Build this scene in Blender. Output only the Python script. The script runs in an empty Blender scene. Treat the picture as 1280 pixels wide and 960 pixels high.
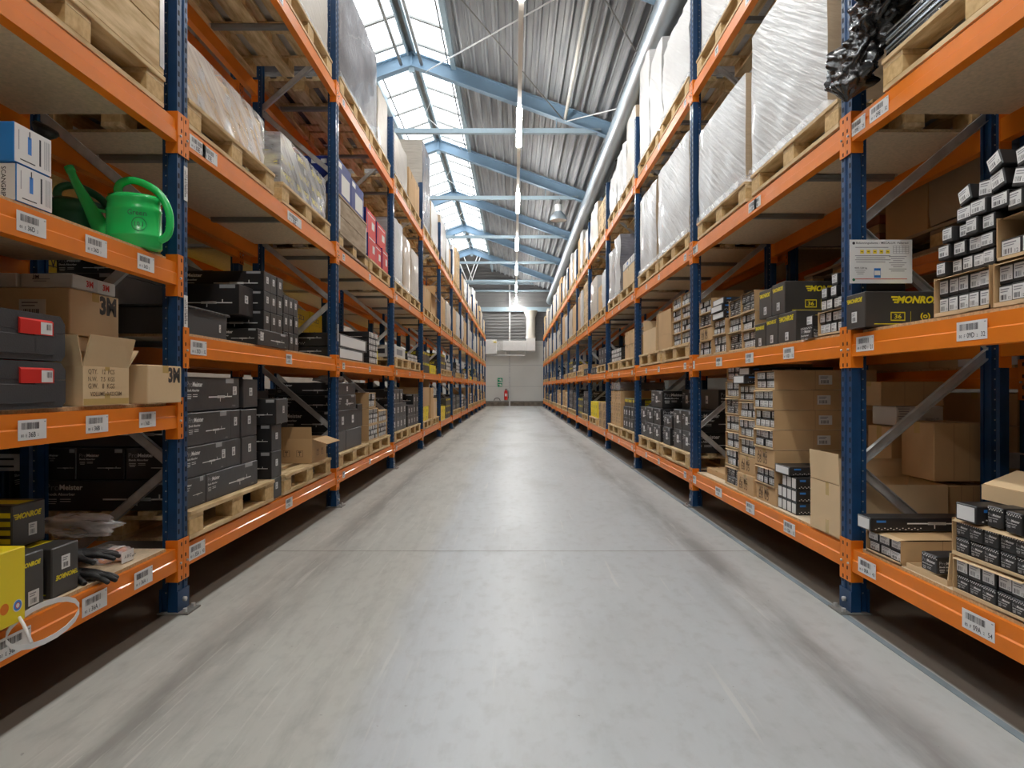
import bpy, bmesh, math, random
from mathutils import Vector, Matrix, noise
random.seed(7)
sc = bpy.context.scene
COL = sc.collection
PI = math.pi
# ------------------------------------------------------------------ materials
MATS = {}
def nmat(name, base, rough=.6, metal=0, noise_amt=0, scale=8, stretch=(1,1,1), bump=0, bscale=None, col2=None, coat=0, spec=.5, detail=4, alpha=1, bstretch=None):
    m = bpy.data.materials.new(name); m.use_nodes = True
    nt = m.node_tree; N = nt.nodes; L = nt.links
    b = N['Principled BSDF']
    b.inputs['Roughness'].default_value = rough; b.inputs['Metallic'].default_value = metal
    b.inputs['Base Color'].default_value = (*base, 1)
    b.inputs['Specular IOR Level'].default_value = spec
    b.inputs['Coat Weight'].default_value = coat
    b.inputs['Alpha'].default_value = alpha
    if noise_amt or col2 or bump:
        tc = N.new('ShaderNodeTexCoord'); mp = N.new('ShaderNodeMapping'); mp.inputs['Scale'].default_value = stretch
        L.new(tc.outputs['Object'], mp.inputs['Vector'])
        oi = N.new('ShaderNodeObjectInfo'); ad = N.new('ShaderNodeVectorMath'); ad.operation = 'ADD'
        ms = N.new('ShaderNodeMath'); ms.operation = 'MULTIPLY'; ms.inputs[1].default_value = 13.7
        L.new(oi.outputs['Random'], ms.inputs[0]); L.new(mp.outputs[0], ad.inputs[0]); L.new(ms.outputs[0], ad.inputs[1])
        nz = N.new('ShaderNodeTexNoise'); nz.inputs['Scale'].default_value = scale; nz.inputs['Detail'].default_value = detail
        L.new(ad.outputs[0], nz.inputs['Vector'])
        if noise_amt or col2:
            mx = N.new('ShaderNodeMix'); mx.data_type = 'RGBA'
            c2 = col2 or tuple(c*(1-noise_amt) for c in base)
            mx.inputs['A'].default_value = (*base, 1); mx.inputs['B'].default_value = (*c2, 1)
            rp = N.new('ShaderNodeMapRange'); rp.inputs['From Min'].default_value = .35; rp.inputs['From Max'].default_value = .68
            L.new(nz.outputs['Fac'], rp.inputs['Value']); L.new(rp.outputs[0], mx.inputs['Factor'])
            L.new(mx.outputs['Result'], b.inputs['Base Color'])
        if bump:
            n2 = nz
            if bscale or bstretch:
                n2 = N.new('ShaderNodeTexNoise'); n2.inputs['Scale'].default_value = bscale or scale; n2.inputs['Detail'].default_value = 5
                if bstretch:
                    mp1 = N.new('ShaderNodeMapping'); mp1.inputs['Rotation'].default_value = (.62,.0,.0); L.new(ad.outputs[0], mp1.inputs['Vector'])
                    mp2 = N.new('ShaderNodeMapping'); mp2.inputs['Scale'].default_value = bstretch
                    L.new(mp1.outputs[0], mp2.inputs['Vector']); L.new(mp2.outputs[0], n2.inputs['Vector'])
                else: L.new(ad.outputs[0], n2.inputs['Vector'])
            bp = N.new('ShaderNodeBump'); bp.inputs['Strength'].default_value = bump; bp.inputs['Distance'].default_value = .02
            L.new(n2.outputs['Fac'], bp.inputs['Height']); L.new(bp.outputs[0], b.inputs['Normal'])
    MATS[name] = m
    return m
nmat('orange', (.82,.215,.011), .42, noise_amt=.10, scale=5, coat=.05, spec=.3)
nmat('blue', (.007,.052,.15), .42, noise_amt=.3, scale=9, coat=.05, spec=.4)
nmat('hole', (.004,.005,.008), .9)
nmat('dot', (.45,.45,.42), .6)
nmat('galv', (.60,.60,.59), .35, metal=.4, noise_amt=.25, scale=14)
nmat('steel_dark', (.24,.235,.22), .45, metal=.3, noise_amt=.2, scale=6)
nmat('board', (.76,.60,.42), .75, noise_amt=.16, scale=60, col2=(.62,.50,.34))
nmat('board_edge', (.62,.44,.24), .8, noise_amt=.35, scale=90)
nmat('wood', (.74,.56,.32), .75, scale=5, stretch=(6,1,6), col2=(.46,.30,.13), bump=.15)
nmat('wood_block', (.66,.46,.22), .8, scale=30, col2=(.50,.32,.13), bump=.2)
nmat('wood_old', (.42,.33,.23), .85, scale=5, stretch=(6,1,6), col2=(.27,.2,.13), bump=.2)
nmat('kraft', (.56,.36,.175), .8, scale=3, noise_amt=.12, bump=.06, bscale=25)
nmat('kraft_light', (.68,.50,.29), .8, scale=3, noise_amt=.1, bump=.06, bscale=25)
nmat('kraft_dark', (.27,.165,.08), .85, scale=3, noise_amt=.12)
nmat('tape', (.55,.38,.14), .25, coat=.4)
nmat('print_dark', (.05,.04,.035), .7)
nmat('print_brown', (.16,.10,.05), .7)
nmat('carton_black', (.022,.021,.022), .42, scale=4, noise_amt=.3, bump=.05, bscale=20)
nmat('carton_grey', (.047,.046,.048), .4, scale=4, noise_amt=.3, bump=.05, bscale=20)
nmat('monroe_grey', (.05,.046,.042), .42, scale=4, noise_amt=.2)
nmat('monroe_yellow', (.80,.66,.015), .5)
nmat('yellow', (.86,.68,.01), .5, noise_amt=.08, scale=3)
nmat('white_print', (.82,.82,.80), .5)
nmat('grey_print', (.35,.35,.36), .6)
nmat('paper', (.72,.72,.71), .55)
nmat('ink', (.02,.02,.03), .6)
nmat('ink_soft', (.25,.25,.27), .6)
nmat('white_carton', (.66,.65,.62), .55, noise_amt=.06, scale=4)
nmat('blue_carton', (.02,.22,.62), .4)
nmat('navy_carton', (.014,.03,.20), .5, noise_amt=.2, spec=.2)
nmat('red', (.60,.025,.018), .5, spec=.2)
nmat('tool_black', (.035,.036,.04), .5, scale=200, bump=.1)
nmat('green', (.02,.60,.13), .25, coat=.3)
nmat('green_dark', (.01,.14,.06), .35, coat=.2)
nmat('rubber', (.012,.012,.013), .5, scale=40, bump=.4)
nmat('film_white', (.56,.56,.558), .42, scale=2.5, noise_amt=.10, bump=.8, bscale=2.5, bstretch=(1,.8,12), coat=.15)
nmat('film_cream', (.52,.47,.40), .42, scale=2.5, noise_amt=.15, bump=.7, bscale=2.5, bstretch=(1,.8,12), coat=.15)
nmat('film_grey', (.27,.26,.28), .25, scale=3, noise_amt=.5, bump=1, bscale=5, bstretch=(1,1,12), coat=.6)
nmat('film_kraft', (.48,.37,.25), .4, scale=3, noise_amt=.12, bump=.4, bscale=3, bstretch=(2,1,8), coat=.2)
nmat('film_blue', (.06,.22,.55), .3, scale=3, noise_amt=.4, bump=.6, bscale=4, coat=.5)
nmat('film_black', (.008,.008,.009), .2, scale=6, bump=.9, bscale=16, coat=.8)
nmat('rafter_paint', (.20,.31,.42), .45, noise_amt=.15, scale=2)
nmat('tie_paint', (.29,.38,.44), .45, noise_amt=.1, scale=2)
nmat('white_metal', (.78,.79,.79), .35, noise_amt=.05)
nmat('aluminium', (.50,.57,.63), .32, metal=.75)
nmat('trunk', (.72,.70,.64), .4)
nmat('wall_panel', (.64,.64,.61), .6, scale=.6, noise_amt=.08)
nmat('curb', (.22,.18,.14), .85, scale=5, noise_amt=.5)
nmat('side_wall', (.34,.29,.24), .8, scale=1, noise_amt=.15)
nmat('brick', (.42,.17,.10), .8, noise_amt=.3, scale=10)
nmat('plug', (.7,.62,.3), .3, metal=.6)
nmat('sign_green', (.0,.30,.14), .4)
nmat('sign_yellow', (.85,.65,.03), .5)
nmat('sign_blue', (.03,.2,.6), .5)
nmat('orange_glove', (.85,.25,.03), .6)

def special_mats():
    def new(name):
        m = bpy.data.materials.new(name); m.use_nodes = True; MATS[name] = m
        return m, m.node_tree.nodes, m.node_tree.links
    # lamp
    m, N, L = new('lamp_tube'); b = N['Principled BSDF']
    b.inputs['Emission Color'].default_value = (1,.975,.93,1); b.inputs['Emission Strength'].default_value = 43
    # clear film
    m, N, L = new('clear_film'); b = N['Principled BSDF']
    b.inputs['Base Color'].default_value = (.9,.91,.93,1); b.inputs['Roughness'].default_value = .16
    tr = N.new('ShaderNodeBsdfTransparent'); mx = N.new('ShaderNodeMixShader')
    tc = N.new('ShaderNodeTexCoord'); mp0 = N.new('ShaderNodeMapping'); mp0.inputs['Rotation'].default_value = (.6,0,0); L.new(tc.outputs['Object'], mp0.inputs[0])
    mp = N.new('ShaderNodeMapping'); mp.inputs['Scale'].default_value = (1.5,.8,7)
    nz = N.new('ShaderNodeTexNoise'); nz.inputs['Scale'].default_value = 3; nz.inputs['Detail'].default_value = 6
    L.new(mp0.outputs[0], mp.inputs[0]); L.new(mp.outputs[0], nz.inputs['Vector'])
    rp = N.new('ShaderNodeMapRange'); rp.inputs['From Min'].default_value = .4; rp.inputs['From Max'].default_value = .75
    rp.inputs['To Min'].default_value = .26; rp.inputs['To Max'].default_value = .66
    L.new(nz.outputs['Fac'], rp.inputs['Value'])
    bp = N.new('ShaderNodeBump'); bp.inputs['Strength'].default_value = .8; bp.inputs['Distance'].default_value = .02
    L.new(nz.outputs['Fac'], bp.inputs['Height']); L.new(bp.outputs[0], b.inputs['Normal'])
    L.new(rp.outputs[0], mx.inputs[0]); L.new(tr.outputs[0], mx.inputs[1]); L.new(b.outputs[0], mx.inputs[2])
    L.new(mx.outputs[0], N['Material Output'].inputs['Surface'])
    # skylight glazing
    m, N, L = new('skylight_pane'); N.remove(N['Principled BSDF'])
    tr = N.new('ShaderNodeBsdfTransparent'); tr.inputs[0].default_value = (.93,.96,.98,1)
    tl = N.new('ShaderNodeBsdfTranslucent'); tl.inputs[0].default_value = (.9,.93,.95,1)
    mx = N.new('ShaderNodeMixShader'); mx.inputs[0].default_value = .3
    L.new(tr.outputs[0], mx.inputs[1]); L.new(tl.outputs[0], mx.inputs[2]); L.new(mx.outputs[0], N['Material Output'].inputs['Surface'])
    # floor
    m, N, L = new('concrete'); b = N['Principled BSDF']
    tc = N.new('ShaderNodeTexCoord')
    def noise_(scale, stretch, detail=6, rough=.6):
        mp = N.new('ShaderNodeMapping'); mp.inputs['Scale'].default_value = stretch; L.new(tc.outputs['Object'], mp.inputs[0])
        n = N.new('ShaderNodeTexNoise'); n.inputs['Scale'].default_value = scale; n.inputs['Detail'].default_value = detail; n.inputs['Roughness'].default_value = rough
        L.new(mp.outputs[0], n.inputs['Vector']); return n
    def mixc(a, bb, fac):
        mx = N.new('ShaderNodeMix'); mx.data_type = 'RGBA'
        for k, v in (('A', a), ('B', bb)):
            if isinstance(v, tuple): mx.inputs[k].default_value = (*v, 1)
            else: L.new(v, mx.inputs[k])
        if isinstance(fac, float): mx.inputs['Factor'].default_value = fac
        else: L.new(fac, mx.inputs['Factor'])
        return mx.outputs['Result']
    def rng(src, a, b_, c=0., d=1.):
        r = N.new('ShaderNodeMapRange'); r.inputs['From Min'].default_value = a; r.inputs['From Max'].default_value = b_
        r.inputs['To Min'].default_value = c; r.inputs['To Max'].default_value = d; L.new(src, r.inputs['Value']); return r.outputs[0]
    def math_(op, a, b_):
        mt = N.new('ShaderNodeMath'); mt.operation = op
        for i, v in enumerate((a, b_)):
            if isinstance(v, (int, float)): mt.inputs[i].default_value = v
            else: L.new(v, mt.inputs[i])
        return mt.outputs[0]
    sx = N.new('ShaderNodeSeparateXYZ'); L.new(tc.outputs['Object'], sx.inputs[0])
    wob = noise_(.8, (1,1,1)); wx = math_('ADD', sx.outputs['X'], math_('MULTIPLY', math_('SUBTRACT', wob.outputs['Fac'], .5), .25))
    lane = math_('MULTIPLY', rng(wx, -.62, -.48), rng(wx, 2.2, 1.0))
    c = mixc((.475,.475,.435), (.465,.488,.498), lane)
    n1 = noise_(1.1, (1,.35,1)); c = mixc(c, (.30,.295,.27), math_('MULTIPLY', rng(n1.outputs['Fac'], .5, .75), .55))
    n2 = noise_(14, (1,.6,1), 8); c = mixc(c, (.27,.265,.25), math_('MULTIPLY', rng(n2.outputs['Fac'], .5, .8), .45))
    # tyre wear bands running along the racks
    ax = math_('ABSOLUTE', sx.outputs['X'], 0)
    band = math_('MULTIPLY', rng(ax, 1.02, 1.2), rng(ax, 1.42, 1.28))
    n3 = noise_(2.2, (3,.35,1)); c = mixc(c, (.13,.125,.115), math_('MULTIPLY', math_('MULTIPLY', band, rng(n3.outputs['Fac'], .36, .62)), .62))
    # pale scratches
    n4 = noise_(3, (5,.35,1), 3); 
    mp = N.new('ShaderNodeMapping'); mp.inputs['Rotation'].default_value = (0,0,.25); mp.inputs['Scale'].default_value = (9,.35,1); L.new(tc.outputs['Object'], mp.inputs[0])
    n5 = N.new('ShaderNodeTexNoise'); n5.inputs['Scale'].default_value = 2.5; n5.inputs['Detail'].default_value = 3; L.new(mp.outputs[0], n5.inputs['Vector'])
    left = rng(sx.outputs['X'], -.2, -.7)
    c = mixc(c, (.62,.61,.57), math_('MULTIPLY', rng(n5.outputs['Fac'], .66, .72), .4))
    for rot_, sc_, th in ((-.16,(26,.7,1),.63),(.10,(34,.9,1),.645),(-.42,(30,1.1,1),.655)):
        mq = N.new('ShaderNodeMapping'); mq.inputs['Rotation'].default_value = (0,0,rot_); mq.inputs['Scale'].default_value = sc_; L.new(tc.outputs['Object'], mq.inputs[0])
        nq = N.new('ShaderNodeTexNoise'); nq.inputs['Scale'].default_value = 1.6; nq.inputs['Detail'].default_value = 2; L.new(mq.outputs[0], nq.inputs['Vector'])
        c = mixc(c, (.60,.59,.54), math_('MULTIPLY', math_('MULTIPLY', rng(nq.outputs['Fac'], th+.012, th+.05), rng(left, 0, 1, .12, 1)), .34))
    n7 = noise_(4, (3,.5,1), 7, .7); c = mixc(c, (.24,.235,.215), math_('MULTIPLY', math_('MULTIPLY', rng(n7.outputs['Fac'], .48, .72), rng(left, 0, 1, .25, 1)), .45))
    n6 = noise_(30, (1,1,1), 3); c = mixc(c, (.16,.15,.14), math_('MULTIPLY', rng(n6.outputs['Fac'], .72, .76), .7))
    # brown floor below the racks, with their shade painted into its colour
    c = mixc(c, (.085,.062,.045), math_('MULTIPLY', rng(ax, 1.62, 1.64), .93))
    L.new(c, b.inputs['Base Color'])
    L.new(rng(n1.outputs['Fac'], .3, .7, .30, .46), b.inputs['Roughness'])
    bp = N.new('ShaderNodeBump'); bp.inputs['Strength'].default_value = .06; bp.inputs['Distance'].default_value = .01
    L.new(n2.outputs['Fac'], bp.inputs['Height']); L.new(bp.outputs[0], b.inputs['Normal'])
    # weathered deck sheet
    m, N2, L2 = new('deck_sheet'); b = N2['Principled BSDF']; b.inputs['Roughness'].default_value = .55
    tc2 = N2.new('ShaderNodeTexCoord'); mp = N2.new('ShaderNodeMapping'); mp.inputs['Scale'].default_value = (4,.25,4); L2.new(tc2.outputs['Object'], mp.inputs[0])
    n = N2.new('ShaderNodeTexNoise'); n.inputs['Scale'].default_value = 3; n.inputs['Detail'].default_value = 7; L2.new(mp.outputs[0], n.inputs['Vector'])
    r = N2.new('ShaderNodeValToRGB'); r.color_ramp.elements[0].position = .3; r.color_ramp.elements[0].color = (.20,.21,.225,1)
    r.color_ramp.elements[1].position = .75; r.color_ramp.elements[1].color = (.36,.37,.38,1)
    L2.new(n.outputs['Fac'], r.inputs[0]); L2.new(r.outputs[0], b.inputs['Base Color'])
    nmat('wall_sheet', (.17,.17,.17), .5, scale=.8, noise_amt=.15)
special_mats()

# ------------------------------------------------------------------ text
_TX = {}
def text_geo(s, bold=0, shear=0):
    k = (s, bold, shear)
    if k not in _TX:
        cu = bpy.data.curves.new('t', 'FONT'); cu.body = s; cu.size = 1; cu.align_x = 'CENTER'; cu.align_y = 'CENTER'
        cu.offset = bold; cu.shear = shear; cu.resolution_u = 2
        ob = bpy.data.objects.new('t', cu); COL.objects.link(ob)
        dg = bpy.context.evaluated_depsgraph_get(); me = ob.evaluated_get(dg).to_mesh()
        vs = [(v.co.x, v.co.y) for v in me.vertices]; fs = [tuple(p.vertices) for p in me.polygons]
        xs = [v[0] for v in vs] or [0, 1]; w = max(xs)-min(xs); cx = (max(xs)+min(xs))/2
        ys = [v[1] for v in vs] or [0, 1]; cy = (max(ys)+min(ys))/2; h = max(ys)-min(ys)
        _TX[k] = ([(x-cx, y-cy) for x, y in vs], fs, w, h)
        ob.evaluated_get(dg).to_mesh_clear(); bpy.data.objects.remove(ob); bpy.data.curves.remove(cu)
    return _TX[k]

# ------------------------------------------------------------------ mesh builder
class MB:
    def __init__(s): s.v = []; s.f = []; s.m = []; s.ms = []; s.sm = []
    def mi(s, mat):
        if mat not in s.ms: s.ms.append(mat)
        return s.ms.index(mat)
    def add(s, vs, fs, mat, smooth=False):
        b = len(s.v); s.v += [tuple(v) for v in vs]; i = s.mi(mat)
        for f in fs: s.f.append(tuple(b+k for k in f)); s.m.append(i); s.sm.append(smooth)
    def box(s, a, b, mat, ch=0, M=None, mats=None):
        x0, y0, z0 = a; x1, y1, z1 = b
        if ch:
            vs = []; bm = bmesh.new(); bmesh.ops.create_cube(bm, size=1)
            for v in bm.verts: v.co = Vector(((x0+x1)/2+v.co.x*(x1-x0), (y0+y1)/2+v.co.y*(y1-y0), (z0+z1)/2+v.co.z*(z1-z0)))
            bmesh.ops.bevel(bm, geom=bm.edges[:], offset=ch, segments=1, affect='EDGES')
            if M: bmesh.ops.transform(bm, matrix=M, verts=bm.verts)
            bm.verts.index_update()
            s.add([v.co[:] for v in bm.verts], [[v.index for v in f.verts] for f in bm.faces], mat); bm.free(); return
        vs = [(x0,y0,z0),(x1,y0,z0),(x1,y1,z0),(x0,y1,z0),(x0,y0,z1),(x1,y0,z1),(x1,y1,z1),(x0,y1,z1)]
        if M: vs = [tuple(M @ Vector(v)) for v in vs]
        fs = [(0,3,2,1),(4,5,6,7),(0,1,5,4),(2,3,7,6),(1,2,6,5),(3,0,4,7)]
        if mats:
            for f, mm in zip(fs, mats): s.add([vs[k] for k in f], [(0,1,2,3)], mm)
        else: s.add(vs, fs, mat)
    def prism(s, pts, a, b, axis, mat, cap=True):
        """pts 2D polygon (ccw) swept along axis from a to b"""
        def P(p, t):
            return {'x': (t, p[0], p[1]), 'y': (p[0], t, p[1]), 'z': (p[0], p[1], t)}[axis]
        n = len(pts); vs = [P(p, a) for p in pts]+[P(p, b) for p in pts]
        fs = [(i, (i+1) % n, n+(i+1) % n, n+i) for i in range(n)]
        if cap: fs += [tuple(range(n))[::-1], tuple(range(n, 2*n))]
        s.add(vs, fs, mat)
    def bar(s, p, q, w, h, mat, up=(0,0,1)):
        p = Vector(p); q = Vector(q); d = (q-p); L = d.length; d.normalize()
        u = d.cross(Vector(up)); 
        if u.length < 1e-5: u = Vector((1,0,0))
        u.normalize(); v = u.cross(d)
        M = Matrix((u, d, v)).transposed().to_4x4(); M.translation = p
        s.box((-w/2, 0, -h/2), (w/2, L, h/2), mat, M=M)
    def tube(s, pts, r, mat, n=10, smooth=True, caps=True, flat=1.0):
        pts = [Vector(p) for p in pts]; rs = r if isinstance(r, (list, tuple)) else [r]*len(pts)
        rings = []; up = Vector((0,0,1)); prev = None
        for i, p in enumerate(pts):
            d = (pts[min(i+1, len(pts)-1)]-pts[max(i-1, 0)]).normalized()
            if prev is None: u = d.cross(up); u = u.normalized() if u.length > 1e-3 else Vector((1,0,0))
            else: u = (prev-d*prev.dot(d)).normalized()
            prev = u; w = d.cross(u)
            rings.append([tuple(p+(u*math.cos(2*PI*k/n)+w*math.sin(2*PI*k/n)*flat)*rs[i]) for k in range(n)])
        vs = [v for rg in rings for v in rg]; fs = []
        for i in range(len(rings)-1):
            for k in range(n): fs.append((i*n+k, i*n+(k+1) % n, (i+1)*n+(k+1) % n, (i+1)*n+k))
        if caps: fs += [tuple(range(n))[::-1], tuple(range((len(rings)-1)*n, len(rings)*n))]
        s.add(vs, fs, mat, smooth)
    def lathe(s, prof, mat, n=24, c=(0,0,0), sx=1, sy=1, smooth=True):
        vs = []; fs = []
        for r, z in prof:
            for k in range(n):
                a = 2*PI*k/n; vs.append((c[0]+r*sx*math.cos(a), c[1]+r*sy*math.sin(a), c[2]+z))
        for i in range(len(prof)-1):
            for k in range(n): fs.append((i*n+k, i*n+(k+1) % n, (i+1)*n+(k+1) % n, (i+1)*n+k))
        s.add(vs, fs, mat, smooth)
    # decals on a face frame F = (origin, u, v, w, h)
    def pt(s, F, x, y, e=.0006):
        o, u, v = F[0], F[1], F[2]; n = u.cross(v); return tuple(o+u*x+v*y+n*e)
    def rect(s, F, cx, cy, w, h, mat, e=.0006, sh=0):
        s.add([s.pt(F, cx-w/2-sh*h/2, cy-h/2, e), s.pt(F, cx+w/2-sh*h/2, cy-h/2, e), s.pt(F, cx+w/2+sh*h/2, cy+h/2, e), s.pt(F, cx-w/2+sh*h/2, cy+h/2, e)], [(0,1,2,3)], mat)
    def text(s, F, cx, cy, width, t, mat, bold=0, shear=0, e=.0009, hmax=None, flip=False, yscale=1, maxh=None):
        vs, fs, w, h = text_geo(t, bold, shear); k = width/max(w, 1e-4); ky = k*yscale
        if maxh and h*ky > maxh: ky = maxh/h; k = min(k, ky*1.2)
        sg = -1 if flip else 1
        s.add([s.pt(F, cx+sg*x*k, cy+sg*y*ky, e) for x, y in vs], fs, mat)
    def barcode(s, F, cx, cy, w, h, mat='ink', n=14, e=.0009, seed=1):
        rr = random.Random(seed); x = -w/2; step = w/n
        for i in range(n):
            bw = step*rr.choice((.3, .5, .7)); s.rect(F, cx+x+step/2, cy, bw, h, mat, e); x += step
    def build(s, name):
        me = bpy.data.meshes.new(name); me.from_pydata(s.v, [], s.f)
        for m in s.ms: me.materials.append(MATS[m])
        me.polygons.foreach_set('material_index', s.m); me.polygons.foreach_set('use_smooth', s.sm)
        me.update(); return me
def FR(d, w, h):
    V = Vector
    return {'F': (V((d/2,0,h/2)), V((0,1,0)), V((0,0,1)), w, h), 'N': (V((0,-w/2,h/2)), V((1,0,0)), V((0,0,1)), d, h),
            'B': (V((0,w/2,h/2)), V((-1,0,0)), V((0,0,1)), d, h), 'T': (V((0,0,h)), V((0,1,0)), V((-1,0,0)), w, d),
            'R': (V((-d/2,0,h/2)), V((0,-1,0)), V((0,0,1)), w, h)}
# ------------------------------------------------------------------ objects
def link(name, me, loc=(0,0,0), rz=0, parent=None, rot=None):
    o = bpy.data.objects.new(name, me); COL.objects.link(o); o.location = loc
    o.rotation_euler = rot if rot else (0,0,rz)
    if parent: o.parent = parent
    return o
REG = []
def thing(name, me, loc, rz, look, cat, where=None, group=None, label=None, rot=None):
    """a top-level thing; look + where give the label, finished at the end"""
    o = link(name, me, loc, rz, rot=rot); o['category'] = cat
    if group: o['group'] = group
    if label: o['label'] = label
    else: REG.append((o, look, where))
    return o
def structure(name, mb, loc=(0,0,0)):
    o = link(name, mb.build(name), loc); o['kind'] = 'structure'; return o
ORD = ['nearest', 'second', 'third', 'fourth', 'fifth', 'sixth', 'seventh', 'eighth', 'ninth', 'tenth', 'eleventh', 'twelfth', 'thirteenth', 'fourteenth', 'fifteenth', 'sixteenth', 'seventeenth','eighteenth','nineteenth','twentieth']
LEV = {'M': 'raised shelf', 'A': 'bottom shelf', 'B': 'second shelf', 'D': 'middle shelf', 'E': 'upper shelf', 'F': 'top level'}
def bayname(side, b): return f"{ORD[b]} {side} bay"
# ------------------------------------------------------------------ dimensions
W = 1.65; P = 2.8; D0 = 3.2; ZT = 1.11
ZA, ZD, ZE, ZF = .32, 1.37, 2.42, 3.91
BT = .016                                   # board thickness
def post_y(n): return D0+P*n
def L(x, s=0): return (W+s)*805/(643-x)
def R(x, s=0): return (W+s)*805/(x-643)
def SG(side): return -1 if 'left' in side else 1
def FX(side): return W+.9 if 'rear' in side else W
# ================================================================== rack
def post_mesh(H, detail):
    mb = MB()
    pr = [(-.05,0),(-.018,0),(-.012,-.006),(.012,-.006),(.018,0),(.05,0),(.05,-.045),(.038,-.055),(.038,-.078),(.018,-.078),(.018,-.07),(-.018,-.07),(-.018,-.078),(-.038,-.078),(-.038,-.055),(-.05,-.045)]
    # local: x = out towards the aisle, y along it
    pts = [(p[1], p[0]) for p in pr][::1]
    mb.prism(pts, 0, H, 'z', 'blue')
    if detail:
        z = .08
        while z < H-.03:
            for sy in (-1, 1):
                mb.box((-.001, sy*.034-.0065, z), (.0008, sy*.034+.0065, z+.024), 'hole')
            for sy in (-1, 1):
                y = sy*.0502; mb.box((-.064, sy*.038-.0006, z+.008), (-.058, sy*.038+.0006, z+.014), 'dot')  # pale dots painted where light shows through the side holes
            z += .05
    return mb.build('front_post')
def foot_mesh():
    mb = MB()
    mb.box((-.09,-.065,0), (.06,.065,.008), 'steel_dark')
    mb.box((-.085,-.056,.008), (-.0795,.056,.12), 'blue'); mb.box((.001,-.056,.008), (.006,.056,.11), 'blue')
    for x, y in ((.035,.04), (.035,-.04)): mb.lathe([(0,.026),(.011,.026),(.011,.008)], 'galv', 6, (x,y,0), smooth=False)
    mb.tube([(.006,0,.06),(.02,0,.06)], .012, 'galv', 8)
    return mb.build('foot_plate')
POSTH = 4.78
PM = {True: post_mesh(POSTH, True), False: post_mesh(POSTH, False)}; FM = foot_mesh()
DEP = .77
def brace_mesh(z0, z1):
    mb = MB(); # channel from front (x=-.04) to rear (x=-DEP+.04)
    p = Vector((-.045, 0, z0)); q = Vector((-DEP+.045, 0, z1)); d = (q-p).normalized(); up = Vector((0,1,0)); n = d.cross(up)
    mb.bar(p, q, .035, .004, 'galv', up=tuple(n)) if False else None
    M = Matrix((d, up, n)).transposed().to_4x4(); M.translation = p; Lg = (q-p).length
    mb.box((0,-.014,-.022), (Lg,-.011,.022), 'galv', M=M); mb.box((0,-.014,-.022), (Lg,.014,-.019), 'galv', M=M); mb.box((0,-.014,.019), (Lg,.014,.022), 'galv', M=M)
    mb.tube([M @ Vector((.012,-.03,0)), M @ Vector((.012,.03,0))], .007, 'plug', 8)
    return mb.build('diagonal_brace')
BR = []
zz = [(.72,.13),(.72,1.30),(1.91,1.30),(1.91,2.48),(3.1,2.48),(3.1,3.68),(4.28,3.68)]
for a, b in zz: BR.append(brace_mesh(a, b))
mbh = MB(); mbh.box((-DEP+.05,-.014,4.60), (-.05,.014,4.64), 'galv'); BR.append(mbh.build('diagonal_brace'))
rs_ = MB(); rs_.box((-.898,-.048,-.04), (-.77-.001,-.046,.04), 'galv'); rs_.box((-.898,-.049,.032), (-.78,-.02,.04), 'galv')
for dz in (-.018,.018): rs_.box((-.89,-.0486,dz-.005), (-.80,-.048,dz+.005), 'hole')
RSM = rs_.build('row_spacer')
def frame(side, n, y):
    sg = SG(side); X = sg*FX(side); near = n <= 4 and 'rear' not in side
    lab = f"tall blue {'perforated ' if near else ''}upright frame, {ORD[n+1]} along the {side} row of racking"
    o = thing('rack_upright_frame', None, (X, y, 0), 0 if sg < 0 else PI, '', 'rack upright', label=lab, group=f'{side} rack uprights')
    link('front_post', PM[near], (0,0,.008), 0, o); link('rear_post', PM[n <= 2], (-DEP,0,.008), PI, o)
    link('foot_plate', FM, (0,0,0), 0, o)
    link('foot_plate', FM, (-DEP,0,0), PI, o)
    for m in BR: link('diagonal_brace', m, (0,0,0), 0, o)
    if 'rear' not in side and n < 8:
        for z in (.74, 2.85): link('row_spacer', RSM, (0,0,z), 0, o)
def beam_mesh():
    mb = MB(); l = P-.1-.004
    pr = [(0,-.11),(0,-.052),(-.005,-.047),(-.005,-.0),(-.03,0),(-.03,-.0),(-.05,-.0),(-.05,-.11)]
    pr = [(0,-.11),(0,-.055),(-.006,-.05),(-.006,0),(-.05,0),(-.05,-.11)]
    mb.prism(pr, -l/2, l/2, 'y', 'orange'); return mb.build('rack_crossbeam')
def conn_mesh(sy):
    mb = MB()
    # plate on the post's aisle face, plate end nearest the beam; sy = direction from beam end into the post
    y0, y1 = sorted((sy*.0, sy*.049))
    mb.box((.0015,y0,-.165), (.0055,y1,.04), 'orange'); 
    yy = sorted((-sy*.001, -sy*.004)); mb.box((-.055,yy[0],-.165), (.0055,yy[1],.04), 'orange')
    for z in (.015,-.045,-.10,-.15): mb.box((.0054, sy*.030-.005, z-.009), (.0062, sy*.030+.005, z+.009), 'hole')
    mb.lathe([(0,.004),(.006,.004),(.006,0)], 'galv', 6, (0,0,0)) if False else None
    mb.tube([(.0055, sy*.018, -.075),(.012, sy*.018, -.075)], .006, 'galv', 6)
    return mb.build('end_connector')
BMESH = beam_mesh(); CN = {s: conn_mesh(s) for s in (-1, 1)}
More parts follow.
